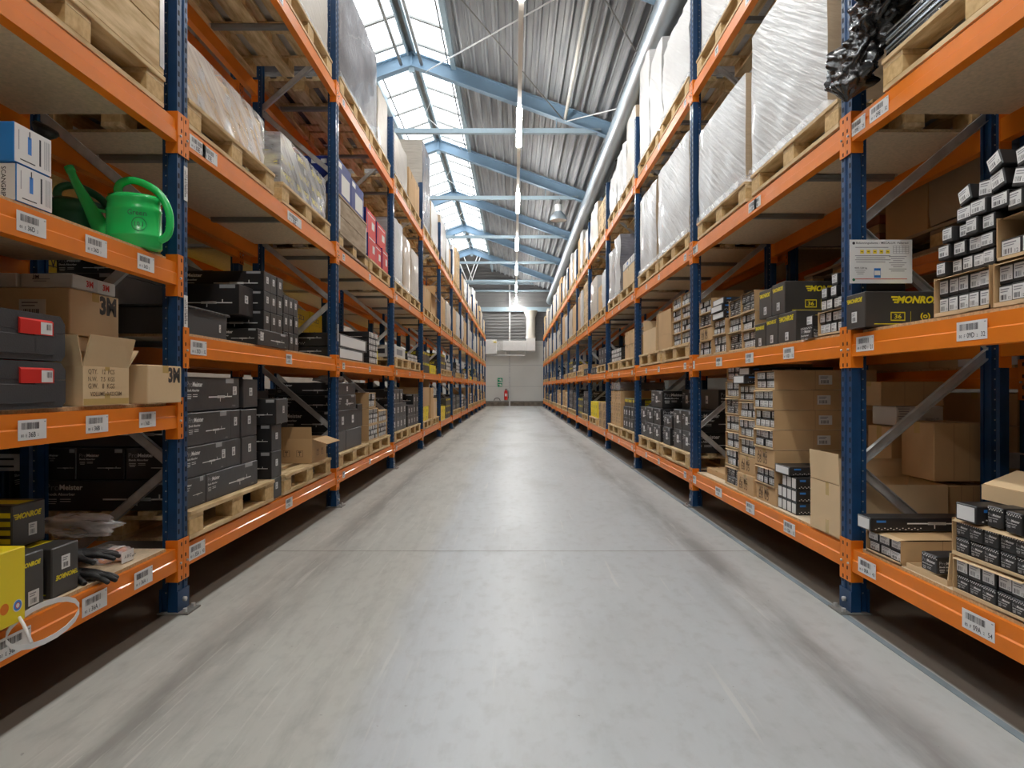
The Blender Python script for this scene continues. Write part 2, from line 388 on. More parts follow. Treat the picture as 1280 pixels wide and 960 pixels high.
def label_mesh(txt, extra, w, h, full=True, seed=1):
    mb = MB(); mb.box((0,-w/2,-h/2), (.0012,w/2,h/2), 'paper')
    F = (Vector((.0012,0,0)), Vector((0,1,0)), Vector((0,0,1)), w, h)
    if full:
        mb.barcode(F, -w*.08, h*.2, w*.62, h*.34, n=22, seed=seed, mat='ink', e=.0004)
        a, c, e_, g = txt
        y = -h*.24
        mb.text(F, -w*.36, y-h*.03, w*.10, a, 'ink', e=.0005, maxh=h*.18); mb.text(F, -w*.22, y-h*.03, w*.045, c, 'ink', e=.0005, maxh=h*.18)
        mb.text(F, -w*.02, y, w*.25, e_, 'ink', .015, e=.0005, yscale=1.15); mb.text(F, w*.19, y-h*.04, w*.04, g, 'ink', e=.0005, maxh=h*.18)
        if extra: mb.text(F, w*.38, y, w*.13, extra, 'ink', .01, e=.0005, yscale=1.1)
        mb.rect(F, w*.44, h*.38, w*.06, h*.05, 'ink_soft', .0005)
    else:
        mb.barcode(F, 0, h*.18, w*.7, h*.35, n=7, seed=seed, mat='ink', e=.0004)
        mb.rect(F, 0, -h*.22, w*.4, h*.2, 'ink_soft', .0004)
    return mb.build('location_label')
_LB = {}
def beam(side, b, z, lev, front=True, labels=(), lname=None):
    sg = SG(side); X = sg*(FX(side)-.0008) if front else sg*(FX(side)+DEP+.004)
    y = (post_y(b-1)+post_y(b))/2; rz = 0 if sg < 0 else PI
    if not front: rz += PI
    nm = lname or LEV[lev]
    o = thing('rack_crossbeam', BMESH, (X, y, z), rz, '', 'rack beam', label=f"orange {'front' if front else 'back'} beam holding the {nm}, {bayname(side, b)} of racking", group=f'{side} rack beams')
    l = P/2-.05
    link('end_connector', CN[-1], (0,-l,0), 0, o); link('end_connector', CN[1], (0,l,0), 0, o)
    for (yw, w, h, t, ex) in labels:
        full = isinstance(t, tuple)
        k = (w, h, t, ex)
        if k not in _LB: _LB[k] = label_mesh(t, ex, w, h, full, seed=len(_LB)+3)
        ly = (yw-y)*(1 if rz == 0 else -1)
        link('location_label', _LB[k], (.0005, ly, -.055), 0, o)['label'] = 'white location label with barcode'
def board_mesh():
    mb = MB(); l = P-.22
    mb.box((-.765,-l/2,.0005), (-.022,l/2,BT-.0005), 'board', mats=['board','board','board_edge','board_edge','board_edge','board_edge'])
    return mb.build('shelf_board')
BDM = board_mesh()
def bar_mesh():
    mb = MB()
    mb.prism([(-.03,-.002),(.03,-.002),(.03,-.012),(.022,-.032),(-.022,-.032),(-.03,-.012)], -.685, -.05, 'x', 'steel_dark')
    mb.box((-.70,-.03,-.014),(-.685,.03,-.002),'galv'); mb.box((-.05,-.03,-.014),(-.049,.03,-.002),'galv')
    return mb.build('shelf_support_bar')
SBM = bar_mesh()
def shelf(side, b, z, lev, board=True, bars=True, lname=None):
    sg = SG(side); rz = 0 if sg < 0 else PI; y = (post_y(b-1)+post_y(b))/2; nm = lname or LEV[lev]
    if board: thing('shelf_board', BDM, (sg*FX(side), y, z), rz, '', 'shelf board', label=f"pale chipboard laid on the {nm} beams, {bayname(side, b)} of racking", group=f'{side} chipboard shelves')
    if bars:
        for q, t in enumerate((-.95, .38) if 'left' in side else (-.62, .28)):
            thing('shelf_support_bar', SBM, (sg*FX(side), y+t, z), rz, '', 'support bar', label=f"grey steel bar under the {nm}, {'nearer' if q == 0 else 'farther'} one, {bayname(side, b)}", group='support bars under shelves')
NB = 12
def lab_for(side, b, lev):
    """small location stickers along the beams"""
    y0 = post_y(b-1)+.05
    if b <= 3: return [(y0+.17, .085, .062, 'far', ''), (y0+1.3, .085, .062, 'far', '')]+([(y0+2.0, .085, .062, 'far', '')] if side == 'right' else [])
    return [(y0+.15, .08, .06, 'far', '')]
NEAR = {
 ('left',0,'A'): [(2.12,.15,.07,('80','E','36A','3'),''),(L(118),.15,.072,('80','E','36A','2'),''),(L(179),.14,.072,('80','E','36A','1'),'')],
 ('left',0,'B'): [(L(40),.13,.068,('80','E','36B','2'),''),(L(121),.135,.068,('80','E','36B','1'),''),(L(184),.13,.068,('80','E','36B','4'),'')],
 ('left',0,'D'): [(L(39),.135,.068,('80','E','36D','3'),''),(L(120),.13,.068,('80','E','36D','2'),''),(L(182),.13,.068,('80','E','36D','1'),'')],
 ('left',1,'D'): [(L(248),.17,.075,('80','E','35D','1'),'52'),(L(361),.12,.07,('80','E','35D','2'),'')],
 ('left',1,'A'): [(L(246),.17,.075,('80','E','35A','1'),'42'),(L(361),.14,.07,('80','E','35A','2'),'')],
 ('left',1,'E'): [(L(247),.17,.068,('80','E','35E','1'),''),(L(262),.17,.068,('80','E','35E','2'),''),(L(368),.3,.068,('80','E','35E','3'),'')],
 ('right',0,'D'): [(R(1081.5),.15,.07,('80','F','09D','1'),'21'),(R(1215),.155,.07,('80','F','09D','2'),'32')],
 ('right',0,'A'): [(R(1084),.15,.07,('80','F','09A','1'),'43'),(R(1223),.16,.07,('80','F','09A','2'),'54')],
 ('right',0,'E'): [(R(1072),.14,.068,('80','F','09E','1'),'25'),(R(1099),.15,.068,('80','F','09E','2'),'32')],
 ('right',1,'D'): [(R(986),.15,.07,('80','F','10D','1'),'32'),(R(937),.15,.07,('80','F','10D','2'),''),(R(899),.15,.07,('80','F','10D','3'),''),(R(866.5),.12,.07,('80','F','10D','4'),'')],
 ('right',1,'A'): [(R(987),.16,.07,('80','F','10A','1'),'52'),(R(938),.16,.07,('80','F','10A','2'),''),(R(898.5),.16,.07,('80','F','10A','3'),''),(R(868),.12,.07,('80','F','10A','4'),'')],
 ('right',1,'E'): [(R(941),.15,.068,('80','F','10E','1'),''),(R(947),.12,.068,('80','F','10E','2'),''),(R(868.5),.2,.068,('80','F','10E','3'),'')],
}
for side in ('left', 'right'):
    for n in range(-1, NB+1): frame(side, n, post_y(n))
    for b in range(0, NB+1):
        levs = [('A',ZA,None),('D',ZD,None),('E',ZE,None),('F',ZF,None)]
        if side == 'left' and b == 0: levs = [('A',ZA,None),('B',1.02,'second shelf'),('D',1.72,'third shelf'),('E',ZE,None),('F',ZF,None)]
        for lv, z, nm in levs:
            beam(side, b, z, lv, True, NEAR.get((side,b,lv)) or (lab_for(side,b,lv) if lv in 'AD' or b < 6 else ()), nm)
            beam(side, b, z, lv, False, (), nm)
            shelf(side, b, z, lv, board=(lv != 'F'), bars=(b < 8 and lv != 'A'), lname=nm)
for side in ('rear left', 'rear right'):
    for n in range(-1, 8): frame(side, n, post_y(n))
    for b in range(0, 8):
        for lv, z, nm in ((('A',ZA,None),('D',ZD,None),('E',ZE,None),('F',ZF,None)) if side == 'rear left' or b > 1 else (('A',ZA,None),('D',1.21,None),('M',1.93,'raised shelf'),('F',ZF,None))):
            beam(side, b, z, lv, True, (), nm); beam(side, b, z, lv, False, (), nm)
            shelf(side, b, z, lv, board=(lv != 'F'), bars=False, lname=nm)
# ================================================================== cartons
_CM = {}
def monroe_logo(mb, F, cx, cy, width, flip=False, mat='monroe_yellow'):
    mb.text(F, cx+(0 if not flip else 0), cy, width*.86, 'MONROE', mat, .045, .25, flip=flip)
    sg = -1 if flip else 1; h = width*.16
    for i in range(3):
        mb.rect(F, cx-sg*(width*.47-i*width*.012), cy+sg*(h*.33-i*h*.33), width*(.13-.03*i), h*.2, mat, .0009)
def pro_logo(mb, F, cx, cy, w):
    mb.text(F, cx-w*.32, cy, w*.36, 'Pro', 'grey_print', -.005); mb.text(F, cx+w*.19, cy, w*.64, 'Meister', 'white_print', .025)
    mb.text(F, cx-w*.10, cy-w*.19, w*.8, 'Shock Absorber', 'white_print', .02, yscale=.9)
    for i in range(3): mb.rect(F, cx-w*.35, cy-w*(.33+.06*i), w*.28*(1-.2*(i == 2)), w*.018, 'white_print'); 
    for i in range(2): mb.rect(F, cx+w*.03, cy-w*(.33+.06*i), w*.30, w*.018, 'white_print')
def damper(mb, F, cx, cy, w):
    mb.rect(F, cx, cy, w, w*.022, 'white_print'); mb.rect(F, cx+w*.02, cy, w*.32, w*.045, 'white_print'); mb.rect(F, cx-w*.02, cy-w*.04, w*.02, w*.10, 'white_print'); mb.rect(F, cx+w*.3, cy+w*.03, w*.02, w*.08, 'white_print')
def sticker_mesh(w, h, seed=1):
    mb = MB(); mb.box((0,-w/2,-h/2), (.0012,w/2,h/2), 'paper'); F = (Vector((.0012,0,0)), Vector((0,1,0)), Vector((0,0,1)), w, h)
    mb.barcode(F, -w*.05, -h*.2, w*.6, h*.35, n=9, seed=seed, e=.0004)
    mb.rect(F, -w*.1, h*.32, w*.6, h*.08, 'ink_soft', .0004); mb.rect(F, -w*.15, h*.16, w*.5, h*.08, 'ink_soft', .0004)
    return mb.build('label_sticker')
_ST = {}
def sticker(parent, face, d, w, h, cx, cy, sw, sh):
    k = (round(sw, 3), round(sh, 3))
    if k not in _ST: _ST[k] = sticker_mesh(*k, seed=len(_ST)+1)
    o, u, v = FR(d, w, h)[face][:3]; p = o+u*cx+v*cy+u.cross(v)*.0004
    rz = {'F': 0, 'N': -PI/2, 'B': PI/2, 'R': PI}[face]
    link('label_sticker', _ST[k], p, rz, parent)['label'] = 'white printed sticker'
def carton_mesh(style, d, w, h, var=0):
    k = (style, round(d,3), round(w,3), round(h,3), var)
    if k in _CM: return _CM[k]
    mb = MB(); FS = FR(d, w, h); ch = min(.004, h*.05)
    base = {'black':'carton_black','blackgrey':'carton_grey','small':'carton_black','smallpro':'carton_black','kraft':'kraft','kraftl':'kraft_light','3m':'kraft_light','monroe':'monroe_grey','yellow':'yellow','white':'white_carton','navy':'navy_carton','bluew':'blue_carton','flat':'white_carton','qty':'kraft_light','oxon':'kraft','gloves':'white_carton','redblue':'red','longblack':'carton_black','yellowstrip':'monroe_grey'}[style]
    mb.box((-d/2,-w/2,0), (d/2,w/2,h), base, ch=ch)
    F = FS['F']
    if style in ('black', 'blackgrey'):
        for fc in ('N', 'B'):
            G = FS[fc]; ww = min(G[3]*.42, h*1.2); pro_logo(mb, G, -G[3]*.5+ww*.62, h*.28, ww)
            damper(mb, G, G[3]*.18, -h*.12, G[3]*.5)
            mb.rect(G, G[3]*.38, h*.42, G[3]*.16, h*.12, 'grey_print')
        if var % 2 == 1:
            ww = min(w*.3, h*.9); pro_logo(mb, F, -w*.5+ww*.62, h*.28, ww); damper(mb, F, w*.12, -h*.1, w*.45); mb.rect(F, w*.3, h*.4, w*.16, h*.15, 'grey_print')
            mb.text(F, w*.38, -h*.4, w*.07, 'Oilfilled', 'grey_print')
        if var >= 2: mb.rect(F, 0, .0, min(w*.4, h*.4), min(w*.4, h*.4), 'paper'); mb.rect(F, 0, -h*.05, min(w*.25, h*.25), h*.08, 'ink_soft', .0009)
        mb.rect(FS['T'], 0, 0, w*.95, .004, 'hole')
    elif style == 'small':
        mb.rect(F, 0, h*.05, w*.86, h*.72, 'paper'); mb.barcode(F, -w*.15, -h*.12, w*.42, h*.25, n=6, seed=var); mb.rect(F, -w*.05, h*.28, w*.6, h*.06, 'ink_soft', .0009); mb.rect(F, -w*.1, h*.16, w*.5, h*.05, 'ink_soft', .0009); mb.text(F, w*.27, -h*.17, w*.16, '12', 'ink')
        for fc in ('N', 'B'): G = FS[fc]; mb.rect(G, 0, -h*.3, G[3]*.6, h*.05, 'white_print'); 
    elif style == 'smallpro':
        pro_logo(mb, F, 0, h*.10, w*.80)
        for i in range(6):
            for j in range(2): mb.rect(F, -w*.40+i*w*.16+(j*w*.08), h*.40-j*h*.07, w*.07, h*.045, 'white_print', .0007)
        for fc in ('N', 'B'): G = FS[fc]; pro_logo(mb, G, -G[3]*.25, h*.12, min(G[3]*.4, h*1.3))
    elif style == 'longblack':
        for fc in ('N', 'B'):
            G = FS[fc]; damper(mb, G, -G[3]*.02, h*.1, G[3]*.42); mb.rect(G, -G[3]*.42, h*.25, G[3]*.07, h*.16, 'sign_blue')
            for i in range(16): mb.rect(G, -G[3]*.46+i*G[3]*.022, -h*.34+(i % 2)*h*.09, G[3]*.011, h*.06, 'white_print', .0007)
        mb.rect(F, 0, 0, w*.85, h*.8, 'paper')
    elif style in ('kraft', 'kraftl', 'oxon', 'qty', '3m'):
        T = FS['T']; mb.rect(T, 0, 0, w*.98, .05, 'tape', .0007); mb.rect(T, 0, 0, w*.98, .003, 'kraft_dark', .0009)
        for fc in ('F', 'R'): mb.rect(FS[fc], 0, h*.40, .05, h*.2, 'tape', .0007)
        if style in ('kraft',) and var % 2 == 1:
            for fc in ('N', 'B'): mb.rect(FS[fc], -d*.12, 0, .002, h*.98, 'kraft_dark', .0007); mb.rect(FS[fc], d*.18, 0, .0015, h*.98, 'kraft_dark', .0007)
        if var >= 2:
            mb.text(F, -w*.1, h*.15, w*.5, 'A3 M5', 'print_brown', .01); mb.text(F, -w*.1, -h*.12, w*.5, 'E8 05', 'print_brown', .01)
        if style == 'oxon':
            for fc in ('N', 'B'): mb.text(FS[fc], -d*.25, h*.05, d*.24, 'OX-ON', 'print_dark', .02); mb.text(FS[fc], d*.3, h*.08, d*.12, '2186', 'print_brown', .02)
        if style == 'qty':
            for i, t in enumerate(('QTY   12 PCS', 'N.W.  7.5 KGS', 'G.W.  8 KGS')): mb.text(F, -w*.08, h*(.34-.2*i), w*.55, t, 'print_brown', .01)
            mb.text(F, 0, -h*.24, w*.72, 'VOLUME: 0.022 CBM', 'print_brown', .01)
        if style == '3m':
            mb.text(F, w*.26, h*.25, w*.36, '3M', 'print_dark', .05, yscale=1.1)
    elif style == 'monroe':
        ww = w*.86; monroe_logo(mb, F, 0, h*(.30 if var != 1 else -.12), ww, flip=(var == 1)); 
        for fc in ('N', 'B'):
            G = FS[fc]; monroe_logo(mb, G, G[3]*.08, h*.26, G[3]*.55)
            for (a, bb, c, e_) in ((-.14,-.1,.16,.03),(-.14,-.32,.16,.03)): mb.rect(G, a*G[3], bb*h, c*G[3], e_*h, 'monroe_yellow')
            mb.rect(G, -.215*G[3], -.21*h, .01*G[3], .24*h, 'monroe_yellow'); mb.rect(G, -.065*G[3], -.21*h, .01*G[3], .24*h, 'monroe_yellow')
            mb.text(G, -.14*G[3], -.21*h, .10*G[3], '36', 'monroe_yellow', .02, maxh=h*.13); mb.rect(G, 0.0, -.21*h, .004*G[3], .28*h, 'monroe_yellow')
            mb.text(G, .16*G[3], -.21*h, .12*G[3], '(o)', 'monroe_yellow', .03, maxh=h*.2)
            mb.rect(G, 0, -.42*h, .8*G[3], .025*h, 'monroe_yellow')
        mb.rect(FS['T'], 0, 0, w*.8, d*.2, 'monroe_yellow')
    elif style == 'yellowstrip':
        monroe_logo(mb, F, 0, h*.22, w*.86)
        for fc in ('N', 'B'):
            G = FS[fc]
            for i in range(4): mb.rect(G, G[3]*.1, h*(.28-.2*i), G[3]*.75, h*.12, 'monroe_yellow')
        mb.rect(FS['T'], 0, 0, w*.5, d*.9, 'monroe_yellow')
    elif style == 'yellow':
        mb.rect(F, 0, -h*.1, w*.4, h*.3, 'monroe_grey', .0004); mb.rect(F, 0, -h*.1, w*.34, h*.24, 'yellow', .0006); mb.text(F, 0, -h*.1, w*.15, 'W', 'monroe_grey')
        for fc in ('N', 'B'): monroe_logo(mb, FS[fc], 0, h*.2, FS[fc][3]*.7, mat='monroe_grey')
    elif style == 'navy':
        mb.rect(F, w*.1, -h*.1, w*.6, h*.55, 'white_carton'); mb.rect(F, -w*.3, h*.35, w*.25, h*.15, 'paper')
        for fc in ('N', 'B'):
            G = FS[fc]
            for i in range(5): mb.rect(G, -G[3]*.2+i*G[3]*.13, h*.36, G[3]*.08, h*.12, 'paper')
            mb.rect(G, -G[3]*.1, h*.2, G[3]*.4, h*.05, 'paper')
    elif style == 'redblue':
        for fc in ('N', 'B'): mb.rect(FS[fc], 0, 0, d*.99, h*.99, 'navy_carton'); mb.rect(FS[fc], 0, -h*.1, d*.5, h*.5, 'white_carton', .0009); mb.rect(FS[fc], 0, h*.38, d*.8, h*.06, 'paper', .0009)
        mb.rect(F, 0, h*.35, w*.8, h*.04, 'paper'); mb.rect(F, w*.2, 0, w*.3, h*.3, 'white_carton'); mb.rect(F, -w*.38, 0, w*.04, h*.9, 'navy_carton')
    elif style == 'bluew':
        mb.rect(F, 0, 0, w*.98, h*.97, 'paper', .0004)
        mb.text(F, w*.24, -h*.02, h*.72, 'CONNECT', 'ink_soft') if False else None
        mb.rect(F, -w*.1, h*.05, w*.10, h*.45, 'sign_blue'); mb.rect(F, -w*.1, h*.32, w*.03, h*.2, 'ink'); mb.rect(F, -w*.15, -h*.38, w*.4, h*.03, 'ink')
        for i in range(5): mb.rect(F, w*.30+i*w*.035, 0, w*.012, h*.75, 'ink_soft')
        mb.rect(F, w*.18, 0, w*.05, h*.7, 'ink'); mb.rect(F, -w*.38, h*.1, w*.02, h*.5, 'ink_soft')
        if var == 1:
            for fc in ('N', 'B'): mb.rect(FS[fc], 0, 0, d*.98, h*.97, 'paper'); V = FS[fc]; mb.text((V[0], V[2]*-1, V[1], h, d), 0, d*.36, h*.8, 'SCANGRIP', 'ink', .01, e=.0012)
    elif style == 'flat':
        mb.text(F, w*.26, 0, w*.16, '3M', 'red', .04, maxh=h*.5); mb.text(F, -w*.12, 0, w*.16, '3M', 'red', .04, maxh=h*.5)
        for fc in ('N', 'B'): G = FS[fc]; mb.rect(G, -G[3]*.1, h*.1, G[3]*.35, h*.06, 'ink_soft'); mb.rect(G, -G[3]*.12, -h*.05, G[3]*.25, h*.06, 'ink_soft'); mb.text(G, -G[3]*.2, h*.26, G[3]*.12, '3M', 'ink', .02)
        mb.rect(F, 0, 0, w*.12, h*.98, 'galv')
    elif style == 'gloves':
        for fc in ('N', 'B'):
            G = FS[fc]
            if var == 1: mb.text(G, 0, -h*.15, G[3]*.6, 'Gloves | W', 'ink_soft', .01)
            else:
                for i in range(6): mb.rect(G, -G[3]*.15, h*(.38-.13*i), G[3]*(.5-.07*(i % 3)), h*.05, 'ink_soft')
                mb.barcode(G, G[3]*.2, -h*.2, G[3]*.25, h*.3, n=7)
    elif style == 'white':
        mb.rect(F, 0, 0, w*.5, h*.5, 'ink_soft', .0005); mb.rect(FS['N'], 0, 0, d*.6, h*.4, 'ink', .0005); mb.rect(FS['B'], 0, 0, d*.6, h*.4, 'ink', .0005)
    me = mb.build('carton'); _CM[k] = me; return me
NAMES = {'black':('black shock absorber carton','carton','parts_carton'),'blackgrey':('charcoal carton','carton','parts_carton'),'small':('slim black box with white end label','box','small_box'),
 'smallpro':('slim black box printed on its end','box','small_box'),'longblack':('long slim black part box','box','long_box'),'kraft':('brown cardboard carton','carton','cardboard_carton'),'kraftl':('light brown cardboard carton','carton','cardboard_carton'),
 '3m':('light brown carton printed 3M','carton','cardboard_carton'),'monroe':('dark grey carton lettered in yellow','carton','parts_carton'),'yellow':('bright yellow carton','carton','parts_carton'),'white':('white carton with dark panel','carton','parts_carton'),
 'navy':('navy blue carton with white panel','carton','parts_carton'),'bluew':('white and blue product box','box','product_box'),'flat':('flat white box with red print','box','flat_box'),'qty':('tan printed carton','carton','cardboard_carton'),
 'oxon':('brown carton printed OX-ON','carton','cardboard_carton'),'gloves':('white printed glove box','box','glove_box'),'redblue':('red and navy carton','carton','parts_carton'),'yellowstrip':('dark carton with yellow stripes','carton','parts_carton')}
def place(side, b, lev, style, y0, y1, z0, h, s=.02, d=.7, var=0, look=None, rot=0, stick=None, group=None, sface='F'):
    sg = SG(side); w = abs(y1-y0)-.002; X = sg*(FX(side)+s+d/2); lk, cat, nm = NAMES[style]
    rz = (0 if sg < 0 else PI)+rot
    me = carton_mesh(style, round(d,3), round(w,3), round(h-.0015,4), var)
    o = thing(nm, me, (X, (y0+y1)/2, z0+.0008), rz, look or lk, cat, (side, b, lev), group)
    if stick:
        cx, cy, sw, sh = stick; sticker(o, sface, d, w, h, cx*w, cy*h, sw, sh)
    return o
def zt(lev, b=1, side='left'):
    return {'A':ZA,'D':ZD,'E':ZE,'F':ZF-BT,'B':1.02}[lev]+BT
def grid(side, b, lev, style, y0, y1, n, z0, h, rows, s=.02, d=.7, var=0, skip=(), stick=None, jit=.006, look=None, **kw):
    w = (y1-y0)/n
    for r in range(rows):
        for i in range(n):
            if (r, i) in skip: continue
            place(side, b, lev, style, y0+i*w, y0+(i+1)*w-.001, z0+r*h, h, s+random.uniform(0, jit), d, var, stick=stick, look=look, group=f"{NAMES[style][0]}s stacked together", **kw)
# open tray carton, its mouth to the aisle
def tray_mesh(d, w, h):
    k = ('tray', round(d,3), round(w,3), round(h,3))
    if k in _CM: return _CM[k]
    mb = MB(); t = .004
    mb.box((-d/2,-w/2,0), (d/2,w/2,t), 'kraft_light'); mb.box((-d/2,-w/2,t), (d/2,-w/2+t,h), 'kraft'); mb.box((-d/2,w/2-t,t), (d/2,w/2,h), 'kraft')
    mb.box((-d/2,-w/2+t,t), (-d/2+t,w/2-t,h), 'kraft'); mb.box((-d/2,-w/2,h-t), (d/2-.02,w/2,h), 'kraft')
    for fc in ('N', 'B'): mb.rect(FR(d,w,h)[fc], -d*.1, 0, .002, h*.98, 'kraft_dark'); mb.rect(FR(d,w,h)[fc], d*.22, 0, .0015, h*.98, 'kraft_dark')
    # torn lip at the mouth
    mb.add([(d/2-.02,-w/2,h),(d/2-.02,w/2,h),(d/2+.010,w/2-.01,h-.006),(d/2+.008,-w/2+.01,h-.010)], [(0,1,2,3)], 'kraft_light')
    mb.box((d/2-.004,-w/2,0), (d/2,w/2,h*.10), 'kraft_light')
    me = mb.build('tray_carton'); _CM[k] = me; return me
def tray(side, b, lev, y0, y1, z0, h, cols, rows, s=.02, d=.6, style='small', stick=False, gaps=(), bd=None):
    sg = SG(side); w = y1-y0-.003; bd = bd or d-.03
    o = thing('open_carton', tray_mesh(d, w, h-.002), (sg*(FX(side)+s+d/2), (y0+y1)/2, z0+.001), 0 if sg < 0 else PI, 'opened brown carton packed with slim boxes', 'carton', (side, b, lev), 'opened cartons of slim boxes')
    if stick:
        sticker(o, 'B' if sg > 0 else 'N', d, w, h, d*.05 if sg < 0 else -d*.0, 0, .085, .06)
    iw = (w-.010)/cols; ih = (h-.014)/rows
    for r in range(rows):
        for c in range(cols):
            if (r, c) in gaps: continue
            yy = (y0+y1)/2-w/2+.005+c*iw
            place(side, b, lev, style, yy, yy+iw-.001, z0+.006+r*ih, ih-.0005, s+.006+random.uniform(0,.012), bd, random.randint(1, 3), group='slim boxes in opened cartons')
# carton with open flaps
def open_carton(side, b, lev, y0, y1, z0, h, s, d, flaps, mat='kraft_light', look='open-topped brown carton with raised flaps', cat='carton', rot=0, deco=None, name='open_carton'):
    sg = SG(side); w = y1-y0; mb = MB(); t = .005
    mb.box((-d/2,-w/2,0), (d/2,w/2,t), mat); mb.box((-d/2,-w/2,t), (d/2,-w/2+t,h), mat); mb.box((-d/2,w/2-t,t), (d/2,w/2,h), mat)
    mb.box((-d/2,-w/2+t,t), (-d/2+t,w/2-t,h), mat); mb.box((d/2-t,-w/2+t,t), (d/2,w/2-t,h), mat)
    if deco: deco(mb, FR(d, w, h))
    o = thing(name, mb.build(name), (sg*(FX(side)+s+d/2), (y0+y1)/2, z0+.001), (0 if sg < 0 else PI)+rot, look, cat, (side, b, lev))
    for fc, ln, ang in flaps:                    # ang from upright outwards
        F = FR(d, w, h)[fc]; o_, u, v = F[0], F[1], F[2]; n = u.cross(v); wd = F[3]*.98
        base = o_+v*(h/2)-n*t/2; dirv = v*math.cos(ang)+n*math.sin(ang); nn = u.cross(dirv)
        M = Matrix((u, dirv, nn)).transposed().to_4x4(); M.translation = base
        fm = MB(); fm.box((-wd/2,0.001,-t/2), (wd/2,ln,t/2), mat, M=M); link('flap', fm.build('flap'), (0,0,0), 0, o)
    return o
# ================================================================== pallets
def pallet_parts(l, wd, old=False):
    k = ('pal', l, wd, old)
    if k in _CM: return _CM[k]
    wm = 'wood_old' if old else 'wood'
    dk = MB(); n = 5; bw = .10
    for i in range(n):
        x = -wd/2+bw/2+i*(wd-bw)/(n-1); w2 = .145 if i % 2 == 0 else .10
        w2 = min(w2, bw*1.3); dk.box((x-w2/2*.9,-l/2,.122), (x+w2/2*.9,l/2,.144), wm, ch=.002)
    for y in (-l/2+.0725, 0, l/2-.0725): dk.box((-wd/2,y-.0725,.100), (wd/2,y+.0725,.1215), wm)
    bk = MB(); bk.box((-.05,-.0725,0), (.05,.0725,.0775), 'wood_block', ch=.002)
    bs = MB(); bs.box((-.05,-l/2,0), (.05,l/2,.022), wm)
    one = MB(); one.v = list(dk.v); one.f = list(dk.f); one.m = list(dk.m); one.ms = list(dk.ms); one.sm = list(dk.sm)
    for x in (-wd/2+.05, 0, wd/2-.05):
        one.box((x-.05,-l/2,0), (x+.05,l/2,.022), wm)
        for y in (-l/2+.0725, 0, l/2-.0725): one.box((x-.05,y-.0725,.022), (x+.05,y+.0725,.100), 'wood_block')
    r = (dk.build('deck'), bk.build('block'), bs.build('base_board'), one.build('pallet')); _CM[k] = r; return r
def pallet(side, b, lev, y0, y1, z0, s=.0, wd=.78, near=True, old=False, rot=0):
    sg = SG(side); l = round(y1-y0, 3); dk, bk, bs, one = pallet_parts(l, wd, old)
    loc = (sg*(FX(side)+s+wd/2), (y0+y1)/2, z0+.0005); rz = (0 if sg < 0 else PI)+rot
    lk = ('weathered ' if old else 'pale ')+'wooden pallet'
    if not near: return thing('pallet', one, loc, rz, lk, 'pallet', (side, b, lev), 'wooden pallets in the racks')
    o = thing('pallet', None, loc, rz, lk, 'pallet', (side, b, lev), 'wooden pallets in the racks')
    link('deck', dk, (0,0,0), 0, o)
    for x in (-wd/2+.05, 0, wd/2-.05):
        link('base_board', bs, (x,0,0), 0, o)
        for y in (-l/2+.0725, 0, l/2-.0725): link('block', bk, (x,y,.0222), 0, o)
    return o
PH = .145
# ================================================================== wrapped loads
def wrapped_mesh(d, w, h, mat, nmat_=None, seed=0, amp=.008, top=None, lean=0):
    mb = MB(); n = max(4, int(w/.09)); k = max(4, int(h/.09)); q = max(3, int(d/.12))
    def P(x, y, z):
        p = Vector((x*4+seed*3.1, y*4, z*4)); q_ = noise.noise_vector(p)*amp+noise.noise_vector(p*3)*amp*.45
        fz = min(1, z/.06)
        r = .02; cx = max(-1, min(1, x/(d/2))); cy = max(-1, min(1, y/(w/2)))
        sh = 1-.012*(abs(cx)**6)*(abs(cy)**6)*2
        bul = .004*math.sin(PI*min(1, z/h))
        return (x*sh+bul*cx+q_.x*fz+lean*z, y*sh+bul*cy+q_.y*fz, z+q_.z*(.6 if z > h*.9 else .1)*fz)
    def sheet(fn, a, c, m):
        vs = [P(*fn(i/a, j/c)) for j in range(c+1) for i in range(a+1)]
        fs = [(j*(a+1)+i, j*(a+1)+i+1, (j+1)*(a+1)+i+1, (j+1)*(a+1)+i) for j in range(c) for i in range(a)]
        mb.add(vs, fs, m, True)
    nm_ = nmat_ or mat
    sheet(lambda u, v: (d/2, -w/2+u*w, v*h), n, k, mat); sheet(lambda u, v: (-d/2, w/2-u*w, v*h), n, k, mat)
    sheet(lambda u, v: (-d/2+u*d, -w/2, v*h), q, k, nm_); sheet(lambda u, v: (d/2-u*d, w/2, v*h), q, k, nm_)
    sheet(lambda u, v: (-d/2+u*d, -w/2+v*w, h), q, n, top or mat); sheet(lambda u, v: (d/2-u*d, -w/2+v*w, 0), q, n, mat)
    return mb.build('wrapped_load')
def skirt_mesh(d, w):
    """stretch film tail gathered over the pallet edge"""
    mb = MB(); n = 40; vs = []; fs = []
    for ring, (z, g) in enumerate(((.05,.006),(.018,.012),(-.008,.022))):
        for i in range(n):
            t = i/n*4; sdi = int(t); f = t-sdi
            c = [(d/2,-w/2+f*w),(d/2-f*d,w/2),(-d/2,w/2-f*w),(-d/2+f*d,-w/2)][sdi]
            k = 1+g/.4*.3; jz = abs(noise.noise(Vector((c[0]*9, c[1]*9, ring))))*.02
            vs.append((c[0]*k+(.008 if c[0] > 0 else -.008), c[1]*(1+g*.5), z+jz))
    for r in range(2):
        for i in range(n): fs.append((r*n+i, r*n+(i+1) % n, (r+1)*n+(i+1) % n, (r+1)*n+i))
    mb.add(vs, fs, 'clear_film', True); return mb.build('film_skirt')
_sd = [0]
